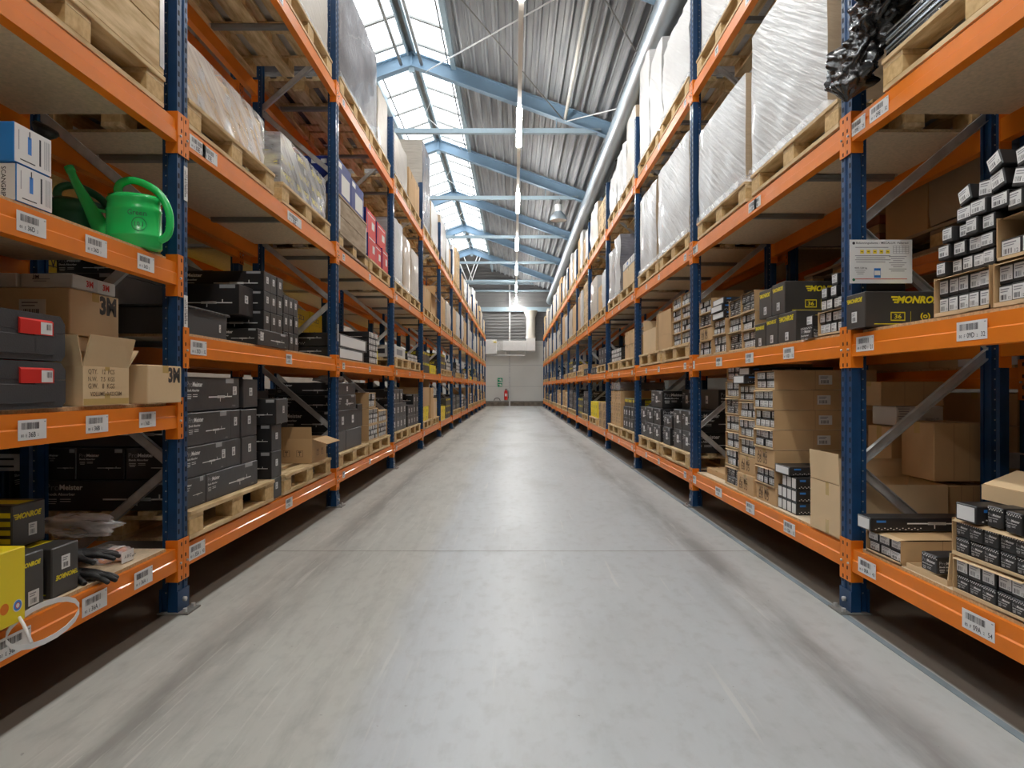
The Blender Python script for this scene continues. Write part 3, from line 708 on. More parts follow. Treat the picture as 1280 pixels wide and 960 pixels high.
LOOKW = {'film_white':'white film-wrapped pallet load','film_grey':'grey film-wrapped pallet load','film_cream':'cream film-wrapped pallet load','film_kraft':'brown cartons under clear film','film_black':'black film-wrapped pallet load','film_blue':'blue plastic-wrapped load'}
def wrapped(side, b, lev, y0, y1, z0, h, mat='film_white', nm=None, s=.02, d=.76, near=True, amp=.010, look=None, skirt=True, lean=0, rot=0):
    sg = SG(side); _sd[0] += 1; w = y1-y0
    me = wrapped_mesh(d, w, h, mat, nm, _sd[0], amp, lean=lean)
    o = thing('wrapped_load', me, (sg*(FX(side)+s+d/2), (y0+y1)/2, z0+.012), (0 if sg < 0 else PI)+rot, look or LOOKW[mat], 'wrapped load', (side, b, lev), 'film-wrapped pallet loads')
    if near and skirt: link('film_skirt', skirt_mesh(d, w), (0,0,0), 0, o)['label'] = 'loose clear stretch film tail'
    return o
def film_over(side, b, lev, y0, y1, z0, h, s, d, amp=.006, look='clear stretch film around stacked cartons'):
    sg = SG(side); _sd[0] += 1; w = y1-y0
    me = wrapped_mesh(d, w, h, 'clear_film', None, _sd[0], amp); me.name = 'stretch_film'
    return thing('stretch_film', me, (sg*(FX(side)+s+d/2), (y0+y1)/2, z0+.002), 0 if sg < 0 else PI, look, 'plastic film', (side, b, lev))

# ================================================================== building
YF = 38.0; RX = -2.2; RZ = 8.28; SL = .36
def roof_z(x): return RZ-SL*abs(x-RX)
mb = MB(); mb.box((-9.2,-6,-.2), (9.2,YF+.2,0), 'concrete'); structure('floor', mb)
mb = MB()
mb.box((-9,13.0,.0003), (9,13.035,.001), 'paper') if False else None
fl = MB(); fl.rect((Vector((0,13.02,0)), Vector((1,0,0)), Vector((0,1,0)), 1, 1), 0, 0, 3.3, .035, 'white_print', .0012)
o = link('trim_1', fl.build('trim_1')); o['kind'] = 'structure'; o['label'] = 'thin white line across the concrete floor'
for i, y in enumerate((4.36, 24.0)):
    jl = MB(); jl.rect((Vector((0,y,0)), Vector((1,0,0)), Vector((0,1,0)), 1, 1), 0, 0, 3.36, .008, 'curb', .0010)
    o = link(f'trim_{i+2}', jl.build('joint')); o['kind'] = 'structure'
nmat('worn_line', (.24,.29,.32), .6, noise_amt=.4, scale=4)
st = MB(); st.box((1.59,-2,.0004), (1.622,YF-.3,.0018), 'worn_line'); structure('trim_4', st)
# corrugated roof deck: ribs run along the hall
def deck(x0, x1, name):
    mb = MB(); vs = []; p = .25; n = int(abs(x1-x0)/p); sgn = 1 if x1 > x0 else -1
    prof = []
    for i in range(n+1):
        x = x0+sgn*i*p
        for dx, dz in ((0,0),(.03,.09),(.12,.09),(.13,.075),(.14,.09),(.19,.09),(.22,0)): prof.append((x+sgn*dx, dz))
    prof = [(x, roof_z(x)+.02+dz) for x, dz in prof]
    N_ = len(prof); ys = (-6, YF)
    for y in ys: vs += [(x, y, z) for x, z in prof]
    mb.add(vs, [(i, i+1, N_+i+1, N_+i) for i in range(N_-1)], 'deck_sheet')
    return structure(name, mb)
deck(-1.3, 9.2, 'ceiling'); deck(-3.1, -9.2, 'ceiling')
# solid ends of the skylight strip
mb = MB()
for y0, y1 in ((33.2, YF),):
    for x0, x1 in ((-3.1, RX), (RX, -1.3)):
        mb.add([(x0,y0,roof_z(x0)+.1),(x1,y0,roof_z(x1)+.1),(x1,y1,roof_z(x1)+.1),(x0,y1,roof_z(x0)+.1)], [(0,1,2,3)], 'wall_sheet')
structure('ceiling', mb)
sky = MB()
for x0, x1 in ((-3.1, RX), (RX, -1.3)):
    sky.add([(x0,-6,roof_z(x0)+.12),(x1,-6,roof_z(x1)+.12),(x1,33.2,roof_z(x1)+.12),(x0,33.2,roof_z(x0)+.12)], [(0,1,2,3)], 'skylight_pane')
win = structure('window_1', sky)
gb = MB(); y = -5.5
while y < 33:
    for x0, x1 in ((-3.1, RX), (RX, -1.3)): gb.bar((x0,y,roof_z(x0)+.09), (x1,y,roof_z(x1)+.09), .06, .04, 'steel_dark')
    y += 1.0
for x in (-2.95, -1.42): gb.bar((x,-6,roof_z(x)+.03), (x,33.2,roof_z(x)+.03), .03, .03, 'steel_dark')
link('glazing_bars', gb.build('glazing_bars'), parent=win)
rp = MB()
for x in (-2.28, -2.12): rp.bar((x,-6,RZ-.02), (x,33.2,RZ-.02), .05, .10, 'tie_paint')
rp.bar((RX,-6,RZ+.03), (RX,33.2,RZ+.03), .16, .02, 'steel_dark')
link('ridge_purlin', rp.build('ridge_purlin'), parent=win)
kb = MB()
for x in (-3.1, -1.3):
    kb.bar((x,-6,roof_z(x)+.03), (x,YF,roof_z(x)+.03), .10, .16, 'tie_paint')
structure('trim_5', kb)
RY = [4.1, 8.95, 13.8, 18.65, 23.5, 28.35, 33.2]
def rafter(y):
    mb = MB()
    def ch(zo, th, y0, y1, mat='rafter_paint'):
        pts = [(-9.1, roof_z(-9.1)+zo), (RX, RZ+zo), (9.1, roof_z(9.1)+zo), (9.1, roof_z(9.1)+zo-th), (RX, RZ+zo-th), (-9.1, roof_z(-9.1)+zo-th)]
        mb.prism(pts, y0, y1, 'y', mat)
    ch(.0, .02, y-.09, y+.09); ch(-.02, .27, y-.006, y+.006); ch(-.29, .02, y-.09, y+.09)
    mb.box((RX-.012,y-.08,RZ-.3), (RX+.012,y+.08,RZ-.01), 'rafter_paint')
    mb.box((RX-.06,y-.03,RZ-.42), (RX+.06,y+.03,RZ-.31), 'tie_paint')
    structure('rafter', mb)
for y in RY: rafter(y)
for y in RY[1:]:
    mb = MB(); mb.box((-6.2,y-.05,6.54), (1.85,y+.05,6.64), 'tie_paint')
    mb.box((1.75,y-.05,6.54), (1.85,y+.05,6.60), 'tie_paint'); structure('tie_rail', mb)
    mb = MB(); mb.tube([(.9,y,6.62),(.9,y,roof_z(.9)-.3)], .012, 'tie_paint', 6); structure('tie_rail', mb)
# wind bracing, struts and pipes below the roof
def rod(name, p, q, r, mat):
    mb = MB(); mb.tube([p, q], r, mat, 8); return structure(name, mb)
for a, b_ in ((8.95, 13.8),):
    rod('brace_rod', (1.08,a,roof_z(1.08)-.3), (-1.85,b_,roof_z(-1.85)-.3), .012, 'white_metal') if False else None
    rod('brace_rod', (-1.9,b_,roof_z(-1.9)-.30), (1.08,a,roof_z(1.08)-.30), .014, 'white_metal')
    rod('brace_rod', (-1.9,a,roof_z(-1.9)-.30), (1.08,b_,roof_z(1.08)-.30), .012, 'steel_dark')
    rod('brace_rod', (1.08,a,roof_z(1.08)-.30), (4.2,b_,roof_z(4.2)-.30), .012, 'steel_dark')
    rod('brace_rod', (4.2,a,roof_z(4.2)-.30), (1.08,b_,roof_z(1.08)-.30), .012, 'white_metal')
rod('roof_strut', (1.08,4.1,roof_z(1.08)-.27), (1.08,13.8,roof_z(1.08)-.27), .035, 'trunk')
for x in (-2.42, -1.98): rod('roof_strut', (x,4.1,roof_z(x)-.2), (x,13.75,roof_z(x)-.2), .035, 'steel_dark')
for a, b_ in zip(RY[2:-1], RY[3:]):
    rod('brace_rod', (-3.0,a,roof_z(-3.0)-.05), (-1.5,b_,roof_z(-1.5)-.05), .008, 'white_metal')
    rod('brace_rod', (-1.5,a,roof_z(-1.5)-.05), (-3.0,b_,roof_z(-3.0)-.05), .008, 'white_metal')
for x in (-2.9,-2.6,-1.9,-1.75): rod('brace_rod', (x,33.15,roof_z(x)-.3), (x+.45 if x < -2.3 else x-.45,33.15,6.6), .02, 'white_metal')
# gable wall
mb = MB(); mb.box((-9.2,YF,0), (9.2,YF+.2,3.85), 'wall_panel')
for z in (1.15, 2.4, 3.6): mb.box((-9.2,YF-.004,z), (9.2,YF,z+.012), 'ink_soft')
structure('wall_back', mb)
mb = MB(); vs = []
z = 3.85
while z < 8.4:
    hw = 9.2
    x0 = -9.2; x1 = 9.2
    lim = (RZ+.22-z)/SL; x0 = max(-9.2, RX-lim); x1 = min(9.2, RX+lim)
    mb.box((x0,YF-.02,z), (x1,YF+.2,z+.11), 'wall_sheet'); mb.box((x0,YF+.03,z+.11), (x1,YF+.2,z+.18), 'wall_sheet'); z += .18
structure('wall_back', mb)
mb = MB(); mb.box((-9.2,YF-.10,0), (9.2,YF,.24), 'curb'); mb.box((-9.2,YF-.12,.24), (9.2,YF,.30), 'steel_dark'); structure('baseboard_back', mb)
for i, (z, hh, m) in enumerate(((5.55,.26,'tie_paint'),(7.15,.16,'tie_paint'),(6.72,.10,'tie_paint'))):
    mb = MB(); mb.box((-6.5,YF-.22,z), (5.5,YF-.05,z+hh), m); structure('tie_rail', mb)
mb = MB(); mb.box((-.33,YF-.16,0), (-.23,YF-.03,7.4), 'galv'); structure('trim_6', mb)
for k, sx in ((1,-1),(2,1)):
    mb = MB(); mb.box((sx*9.2-.1,-6,0), (sx*9.2+.1,YF,roof_z(sx*9.2)+.1), 'side_wall'); structure('wall_left' if sx < 0 else 'wall_right', mb)
mb = MB(); mb.box((-9.2,-6.2,0), (9.2,-6,8.3), 'side_wall'); structure('wall_front', mb)
# fittings on the end wall
ac = thing('ventilation_unit', None, (0,YF-.5,0), 0, '', 'ventilation unit', label='white boxy ventilation unit with duct high on the end wall')
def part(name, mb, parent, loc=(0,0,0)): return link(name, mb.build(name), loc, 0, parent)
m1 = MB(); m1.box((-1.75,-.35,3.02), (-1.02,.35,3.85), 'white_metal', ch=.02); part('housing', m1, ac)
m1 = MB(); m1.box((-1.02,-.2,3.25), (-.68,.2,3.72), 'galv', ch=.01); m1.box((-.68,-.28,3.22), (.70,.28,3.80), 'white_metal', ch=.01); m1.box((.70,-.3,3.2), (1.22,.3,3.95), 'white_metal', ch=.02); part('duct_box', m1, ac)
m1 = MB(); m1.lathe([(.30,3.95),(.26,4.15),(.27,4.3),(.26,4.6),(.27,4.9),(.26,5.15),(.36,5.4),(.40,5.56)], 'trunk', 16, (.95,0,0)); part('round_duct', m1, ac)
m1 = MB(); m1.lathe([(0,.03),(.09,.03),(.09,-.02),(0,-.02)], 'yellow', 12, (-1.12,-.37,3.7)); part('badge', m1, ac)
m1 = MB(); m1.tube([(-1.75,-.1,2.96),(.62,-.1,2.96),(.62,-.1,3.3)], .045, 'white_metal', 8); m1.tube([(-.5,-.1,2.96),(-.5,-.1,3.3)], .035, 'white_metal', 8); part('pipe', m1, ac)
sg_ = MB(); sg_.box((-.99,YF-.02,1.13), (-.72,YF-.004,1.36), 'sign_green'); sg_.box((-.92,YF-.02,1.42), (-.70,YF-.004,1.66), 'sign_green') if False else sg_.box((-.99,YF-.02,1.42), (-.70,YF-.004,1.66), 'sign_green')
for cz in (1.245, 1.54):
    G = (Vector((-.85,YF-.02,cz)), Vector((1,0,0)), Vector((0,0,1)), .27, .2)
    sg_.rect(G, .02, 0, .05, .13, 'paper', .001, sh=.3); sg_.rect(G, -.05, .02, .09, .03, 'paper', .001); sg_.rect(G, .08, -.03, .04, .10, 'paper', .001)
thing('exit_sign', sg_.build('exit_sign'), (0,0,0), 0, '', 'sign', label='green and white emergency exit sign on the end wall')
fe = thing('fire_extinguisher', None, (-.50,YF-.22,.36), 0, '', 'fire extinguisher', label='red fire extinguisher hung on the end wall')
m1 = MB(); m1.lathe([(0,0),(.09,0),(.10,.03),(.10,.48),(.07,.56),(.03,.58),(0,.58)], 'red', 14); part('cylinder', m1, fe)
m1 = MB(); m1.box((-.03,-.03,.58), (.03,.03,.66), 'rubber'); m1.tube([(.03,0,.63),(.13,0,.55),(.14,0,.1)], .015, 'rubber', 6); part('valve', m1, fe)
m1 = MB(); m1.rect((Vector((0,-.101,.3)), Vector((1,0,0)), Vector((0,0,1)), .2, .2), 0, 0, .09, .16, 'paper'); part('instruction_label', m1, fe)
m1 = MB(); m1.tube([(-1.02+.18*math.cos(a*PI/10), YF-.07, .315+.16*math.sin(a*PI/10)) for a in range(11)], .02, 'rubber', 6)
thing('hose', m1.build('hose'), (0,0,0), 0, '', 'hose', label='dark arched hose resting against the end wall')
# light line
def light_line(X, lab, y0=1.6, n=8, where='aisle'):
    o = thing('strip_light', None, (X,0,6.11), 0, '', 'strip light', label=lab)
    m1 = MB(); m1.box((-.035,-5.8,0), (.035,37.6,.055), 'trunk'); part('trunking', m1, o)
    y = y0-5.03
    for k in range(n):
        t = MB(); t.box((-.05,0,-.065), (.05,1.75,-.002), 'lamp_tube', ch=.012); link('lamp_tube', t.build('lamp_tube'), (0,min(y, 36.0),0), 0, o)
        y += 5.03
    w_ = MB()
    for yy in RY[1:]: w_.tube([(0,yy,.055),(0,yy,.5)], .004, 'steel_dark', 5)
    part('suspension_wires', w_, o)
light_line(.09, 'long suspended strip light running down the middle of the aisle', 1.45, 9)
light_line(-5.0, 'unseen strip light added for fill above the next aisle to the left', 1.45, 9)  # unseen lamps, added as fill light from the left
light_line(5.0, 'unseen strip light added for fill above the next aisle to the right', 1.45, 9)  # same added fill lamps out of view on the right
hb = thing('high_bay_lamp', None, (1.27,18.6,5.92), 0, '', 'lamp', label='white bell-shaped high bay lamp hanging beside the strip light')
m1 = MB(); m1.lathe([(.25,0),(.245,.04),(.21,.14),(.12,.24),(.09,.27)], 'aluminium', 24); part('lamp_shade', m1, hb)
m1 = MB(); m1.lathe([(.0,.02),(.24,.02)], 'white_print', 24); part('diffuser', m1, hb)
m1 = MB(); m1.lathe([(.09,.26),(.10,.28),(.10,.46),(.0,.47)], 'white_metal', 16); part('ballast_housing', m1, hb)
m1 = MB(); m1.tube([(0,0,.47),(.06,0,.6),(.02,0,.66)], .008, 'steel_dark', 6); part('hook', m1, hb)
# round supply duct above the right racking
du = thing('ventilation_duct', None, (2.05,0,6.11), 0, '', 'duct', label='long round spiral metal duct above the right racking')
m1 = MB(); prof = []
n = 20; ys = [i*.12 for i in range(-10, 312)]; vs = []; fs = []
for i, y in enumerate(ys):
    r = .205+(.006 if i % 2 else 0)
    for k in range(n): vs.append((r*math.cos(2*PI*k/n), y, r*math.sin(2*PI*k/n)))
for i in range(len(ys)-1):
    for k in range(n): fs.append((i*n+k, (i+1)*n+k, (i+1)*n+(k+1) % n, i*n+(k+1) % n))
m1.add(vs, fs, 'aluminium', True); part('duct_tube', m1, du)
m1 = MB()
for k in range(21):
    yy = 5.7+k*1.6; a = -.9; c = Vector((.213*math.cos(a), yy, .213*math.sin(a))); nrm = Vector((math.cos(a),0,math.sin(a)))
    m1.tube([c-nrm*.01, c+nrm*.006], .045, 'rubber', 12)
    a = -2.4; c = Vector((.213*math.cos(a), yy+.8, .213*math.sin(a))); nrm = Vector((math.cos(a),0,math.sin(a)))
part('air_nozzles', m1, du)
m1 = MB()
for yy in RY[1:]: m1.tube([(0,yy,.2),(0,yy,.45)], .008, 'galv', 5)
part('hanger', m1, du)
# ================================================================== stock: left, nearest bay
A = ZA+BT; B = 1.02+BT; D_ = ZD+BT; DL = 1.72+BT; E = ZE+BT; F_ = ZF+.001
LN = 'left'
# upper shelf: pallet with a timber crate
pallet(LN, 0, 'E', 1.86, 3.06, E, .015)
def crate(side, b, lev, y0, y1, z0, h, s, d, look, old=False, rows=3):
    sg = SG(side); w = y1-y0; wm = 'wood_old' if old else 'wood'
    o = thing('timber_crate', None, (sg*(FX(side)+s+d/2), (y0+y1)/2, z0+.001), 0 if sg < 0 else PI, look, 'crate', (side, b, lev))
    mb = MB(); ph = h/rows
    for k in range(rows):
        for sx in (-1, 1): mb.box((sx*d/2-(.02 if sx > 0 else 0),-w/2,k*ph+.002), (sx*d/2+(0 if sx > 0 else .02),w/2,(k+1)*ph-.002), wm, ch=.002)
        for sy in (-1, 1): mb.box((-d/2+.021,sy*w/2-(.02 if sy > 0 else 0),k*ph+.002), (d/2-.021,sy*w/2+(0 if sy > 0 else .02),(k+1)*ph-.002), wm, ch=.002)
    mb.box((-d/2+.021,-w/2+.021,.002), (d/2-.021,w/2-.021,.02), wm); link('side_boards', mb.build('side_boards'), (0,0,0), 0, o)
    mt = MB(); mt.box((-d/2-.005,-w/2-.005,h), (d/2+.005,w/2+.005,h+.02), wm); link('lid', mt.build('lid'), (0,0,0), 0, o)
    hg = MB()
    for sy in (-1, 1): hg.box((d/2,sy*(w/2-.02)-.018,.03), (d/2+.003,sy*(w/2-.02)+.018,h-.03), 'galv')
    link('corner_strap', hg.build('corner_strap'), (0,0,0), 0, o)
crate(LN, 0, 'E', 1.87, 3.05, E+PH, .6, .01, .78, 'pale planked timber crate on a pallet', rows=3)
ls = MB(); ls.box((0,-.03,-.25), (.0015,.03,.25), 'paper'); Fz = (Vector((.0015,0,0)), Vector((0,1,0)), Vector((0,0,1)), .06, .5)
for k in range(6): ls.barcode(Fz, 0, -.2+k*.08, .03, .05, n=6, seed=k); 
def post_tag(side, n, y, z, h, lab, xo=.0062):
    sg = SG(side); mb = MB(); mb.box((0,-.018,-h/2), (.0012,.018,h/2), 'paper'); G = (Vector((.0012,0,0)), Vector((0,0,1)), Vector((0,-1,0)), h, .036)
    mb.barcode(G, 0, .008, h*.8, .012, n=18, mat='ink', seed=n+5); mb.text(G, 0, -.008, h*.8, '80 E 36Y 1 22', 'ink', .01, maxh=.010)
    thing('post_label', mb.build('post_label'), (sg*(W-.0012), y, z), 0 if sg < 0 else PI, '', 'label', label=lab)
post_tag(LN, 0, 3.23, 2.13, .17, 'white barcode label on nearest left post below the upper beam')
post_tag(LN, 0, 3.23, 1.49, .16, 'white barcode label on nearest left post above the middle beam')
post_tag(LN, 1, 6.02, 1.62, .16, 'white barcode label on the second left blue post')
# third shelf: product boxes and watering cans
place(LN, 0, 'D', 'bluew', L(20,.02), L(65.5,.02), DL, .128, .02, .30, 1, 'white and grey lamp box, lower one')
place(LN, 0, 'D', 'bluew', L(20,.02)-.01, L(65.5,.02)-.004, DL+.129, .135, .02, .30, 0, 'white and blue lamp box, upper one')
def smooth_path(P, R, k=4):
    P = [Vector(p) for p in P]; out = []; ro = []
    for i in range(len(P)-1):
        a, b, c, d = P[max(i-1,0)], P[i], P[i+1], P[min(i+2,len(P)-1)]
        for j in range(k):
            t = j/k; out.append(tuple(.5*((2*b)+(c-a)*t+(2*a-5*b+4*c-d)*t*t+(3*b-a-3*c+d)*t**3))); ro.append(R[i]*(1-t)+R[i+1]*t)
    return out+[tuple(P[-1])], ro+[R[-1]]
def can(loc, rz, mat, label, rose=True, deco=False, tilt=0, sc_=1.0):
    o = thing('watering_can', None, loc, rz, '', 'watering can', label=label); o.scale = (sc_,)*3
    b = MB(); b.lathe([(0,0),(.100,0),(.108,.008),(.108,.055),(.111,.06),(.106,.066),(.104,.17),(.108,.178),(.104,.186),(.100,.215),(.107,.222),(.103,.235),(.094,.245),(.085,.246),(.06,.235)], mat, 32, sx=1.12, sy=.82)
    # hood over the front half
    vs = []; 
    b.lathe([(.0,.262),(.05,.26),(.09,.246)], mat, 24, (-.03,0,0), sx=.9, sy=.78)
    if deco:
        pass
    link('body', b.build('body'), (0,0,0), 0, o)
    s_ = MB(); s_.tube(*smooth_path([(-.085,0,.035),(-.14,0,.09),(-.20,0,.20),(-.25,0,.29),(-.285,0,.365)], [.048,.042,.028,.020,.0165]), mat, 16); s_.tube([(-.280,0,.356),(-.292,0,.380)], .020, mat, 14)
    s_.bar((-.10,0,.17), (-.185,0,.19), .008, .014, mat); link('spout', s_.build('spout'), (0,0,0), 0, o)
    h_ = MB(); h_.tube(*smooth_path([(-.055,0,.235),(-.072,0,.275),(-.058,0,.308),(-.01,0,.322),(.05,0,.305),(.11,0,.265),(.15,0,.20),(.162,0,.13),(.15,0,.07),(.112,0,.045)], [.019,.019,.018,.017,.017,.017,.017,.017,.017,.018]), mat, 12); link('handle', h_.build('handle'), (0,0,0), 0, o)
    if rose:
        r_ = MB(); r_.lathe([(.012,0),(.014,.03),(.045,.065),(.052,.08),(.045,.09),(0,.096)], 'rubber', 20)
        ro = link('sprinkler_rose', r_.build('sprinkler_rose'), (-.300,0,.395), 0, o, rot=(0,-.6,0)); ro['label'] = 'black plastic rose'
    if deco:
        e_ = MB(); V = Vector
        # embossed ring and letters on the side turned to the viewer (-y side), laid on the curved wall
        def wallpt(x, z, out=.0015):
            y = -.104*.82*math.sqrt(max(0, 1-(x/(.104*1.12))**2))-out; return (x, y, z)
        ring = [wallpt(.06+.026*math.cos(a*PI/12), .105+.03*math.sin(a*PI/12)) for a in range(25)]; e_.tube(ring, .0014, 'green_dark', 5)
        for t, cx, cz, ww in (('10 l', .06, .105, .03), ('Green', .052, .155, .07)):
            vs, fs, w_, h__ = text_geo(t, .01, 0); k = ww/w_; e_.add([wallpt(cx+x*k, cz+y*k*1.2, .002) for x, y in vs], fs, 'green_dark')
        link('embossed_lettering', e_.build('embossed_lettering'), (0,0,0), 0, o)
        t_ = MB(); t_.add([wallpt(.085,.06,.001),wallpt(.10,.06,.001),wallpt(.10,.09,.001),wallpt(.085,.09,.001)], [(0,1,2,3)], 'paper'); link('price_tag', t_.build('price_tag'), (0,0,0), 0, o)
    return o
can((-1.745,2.955,DL+.001), .04, 'green', 'bright green watering can in front, nearest the blue post', rose=False, deco=True)
can((-2.07,3.035,DL+.001), .35, 'green_dark', 'dark green watering can right behind the bright green one', rose=True)
can((-2.31,2.80,DL+.001), PI-.25, 'green_dark', 'farthest back dark watering can, its black rose pointing to the aisle', rose=True)
# second shelf
def toolbox(y0, y1, z0, lab):
    w = y1-y0; d = .34; h = .163
    o = thing('toolbox', None, (-(W+.005+d/2), (y0+y1)/2, z0), 0, '', 'toolbox', label=lab)
    b = MB(); b.prism([(-w/2+.02,0),(w/2-.02,0),(w/2,.02),(w/2,.100),(-w/2,.100),(-w/2,.02)], -d/2, d/2, 'x', 'tool_black')
    b.box((d/2,-w/2+.12,.02), (d/2+.006,-w/2+.30,.085), 'tool_black', ch=.002); b.box((d/2,w/2-.16,.02), (d/2+.006,w/2-.06,.09), 'tool_black', ch=.002); link('base', b.build('base'), (0,0,0), 0, o)
    l = MB(); l.prism([(-w/2,.101),(w/2,.101),(w/2,.135),(w/2-.025,h),(-w/2+.025,h),(-w/2,.135)], -d/2, d/2, 'x', 'tool_black'); l.box((-d/2+.05,-w/2+.06,h), (d/2-.05,w/2-.06,h+.004), 'tool_black', ch=.002); link('lid', l.build('lid'), (0,0,0), 0, o)
    r = MB(); r.prism([(d/2+.001,.088),(d/2+.008,.088),(d/2+.008,.135),(d/2-.03,h+.004),(d/2-.10,h+.004),(d/2-.10,h+.001),(d/2-.02,h+.0005),(d/2+.001,.135)], w/2-.225, w/2-.07, 'y', 'red'); link('latch', r.build('latch'), (0,0,0), 0, o)['label'] = 'red latch band'
    s = MB(); s.rect((Vector((d/2+.0082,w/2-.105,.112)), Vector((0,1,0)), Vector((0,0,1)), .06, .04), 0, 0, .055, .042, 'paper', .0005); s.barcode((Vector((d/2+.0082,w/2-.105,.112)), Vector((0,1,0)), Vector((0,0,1)), .06, .04), .01, .005, .025, .02, n=6, e=.0009); link('label_sticker', s.build('label_sticker'), (0,0,0), 0, o)
toolbox(1.92, 2.375, B, 'black plastic toolbox with red latch, lower of the two')
toolbox(1.92, 2.372, B+.168, 'black plastic toolbox with red latch, upper of the two')
def qtydeco(mb, FS):
    F = FS['F']; w = F[3]; h = F[4]
    for i, t in enumerate(('QTY.   12  PCS', 'N.W.   7.5  KGS', 'G.W.   8  KGS')): mb.text(F, -w*.12, h*(.36-.18*i), w*.56, t, 'print_brown', .01)
    mb.text(F, -w*.02, -h*.20, w*.68, 'VOLUME: 0.022CBM', 'print_brown', .01); mb.rect(F, 0, -h*.40, w*.98, h*.16, 'tape', .0007); mb.rect(F, 0, h*.45, .03, h*.10, 'tape', .0009); mb.rect(F, 0,-h*.30,.035,h*.2,'tape',.0009)
open_carton(LN, 0, 'B', 2.47, 2.765, B, .155, .005, .26, (('F', .125, .25), ('N', .12, .25), ('B', .11, .8)), look='tan carton with raised flaps and printed weights', deco=qtydeco)
place(LN, 0, 'B', '3m', 2.845, 3.135, B, .175, -.03, .25, 0, 'small light brown carton printed 3M')
place(LN, 0, 'B', '3m', 2.795, 3.13, B, .300, .285, .48, 0, 'light brown carton printed 3M, lower one behind')
place(LN, 0, 'B', '3m', 2.785, 3.135, B+.301, .205, .275, .50, 0, 'light brown carton printed 3M, upper one behind', stick=(.26,.05,.115,.08), sface='N')
for i, (y0, y1, sx) in enumerate(((2.795,3.10,.27),(2.78,3.09,.50),(2.77,3.0,.73))):
    place(LN, 0, 'B', 'flat', y0, y1, B+.507, .062, sx, .225 if i < 2 else .15, 0, ['flat white box with red print, at the front','flat white box in the middle of three','flat white box at the back of three'][i])
place(LN, 0, 'B', 'black', 2.15, 2.7, B, .30, .40, .4, 0, 'plain black carton behind the toolboxes')
# bottom shelf, left nearest bay
place(LN, 0, 'A', 'monroe', L(24,.03), 2.315, A, .195, .04, .22, 0, 'dark carton lettered in yellow, behind the yellow one', stick=(.1,-.32,.05,.05))
place(LN, 0, 'A', 'monroe', 2.345, L(100,.03), A, .185, .035, .22, 1, 'dark carton with upside-down yellow lettering', stick=(.0,.15,.045,.05))
place(LN, 0, 'A', 'yellowstrip', 2.28, 2.445, A+.198, .155, .13, .20, 0, 'dark striped carton lettered in yellow, on top', stick=(.1,-.15,.04,.045))
yb = MB(); yb.box((-.13,-.11,0), (.13,.11,.245), 'yellow', ch=.003); Fy = FR(.26,.22,.245)['F']
yb.lathe([(0,.001),(.022,.001)], 'sign_blue', 20) if False else None
def disc(mb, F, cx, cy, r, mat, e=.001, n=20): mb.add([mb.pt(F, cx+r*math.cos(2*PI*k/n), cy+r*math.sin(2*PI*k/n), e) for k in range(n)], [tuple(range(n))], mat)
disc(yb, Fy, .075, -.065, .020, 'paper', .0008); disc(yb, Fy, .075, -.065, .017, 'sign_blue', .001); disc(yb, Fy, .075, -.065, .010, 'red', .0012); disc(yb, Fy, .075, -.065, .0075, 'paper', .0014); disc(yb, Fy, .02,-.06,.018,'orange',.001)
thing('yellow_box', yb.build('yellow_box'), (-(W-.02+.13), 2.037, A+.001), 0, '', 'box', label='plain bright yellow box with small round emblem, bottom shelf')
# white strap looped over the beam
sp = MB(); pts = [];
for k in range(19):
    a = 2*PI*k/18; pts.append((-1.60+.10*math.cos(a)*.4-.02*math.sin(a), 2.19+.115*math.cos(a), .31+.055*math.sin(a)+.02*math.cos(a)))
n = len(pts); vs = []; fs = []
for p in pts:
    for q in ((0,-.009),(.003,-.009),(.003,.009),(0,.009)): vs.append((p[0]+q[0], p[1], p[2]+q[1]))
for i in range(n-1):
    for k in range(4): fs.append((i*4+k, i*4+(k+1) % 4, (i+1)*4+(k+1) % 4, (i+1)*4+k))
sp.add(vs, fs, 'white_metal'); sp.tube([(-1.56,2.08,.285),(-1.60,2.10,.335),(-1.63,2.12,.352)], .006, 'white_metal', 6)
thing('packing_strap', sp.build('packing_strap'), (0,0,0), 0, '', 'strap', label='white plastic packing strap looped over the bottom beam')
# gloves and plastic bags
def blob(name, loc, r, mat, seed, amp=.3, sub=4, parent=None, lab=None, cat=None, rot=(0,0,0)):
    bm = bmesh.new(); bmesh.ops.create_icosphere(bm, subdivisions=sub, radius=1)
    for v in bm.verts:
        p = v.co.copy(); k = noise.noise(p*2.2+Vector((seed,0,0)))*amp+abs(noise.noise(p*6+Vector((0,seed,0))))*amp*.55
        v.co = Vector((p.x*r[0], p.y*r[1], p.z*r[2]))*(1+k)
        if v.co.z < -r[2]*.8: v.co.z = -r[2]*.8
    me = bpy.data.meshes.new(name); bm.to_mesh(me); bm.free(); me.materials.append(MATS[mat])
    for p in me.polygons: p.use_smooth = sub > 3
    loc = (loc[0], loc[1], loc[2]+r[2]*.8)
    if parent: return link(name, me, loc, 0, parent, rot=rot)
    return thing(name, me, loc, 0, '', cat, label=lab, rot=rot)
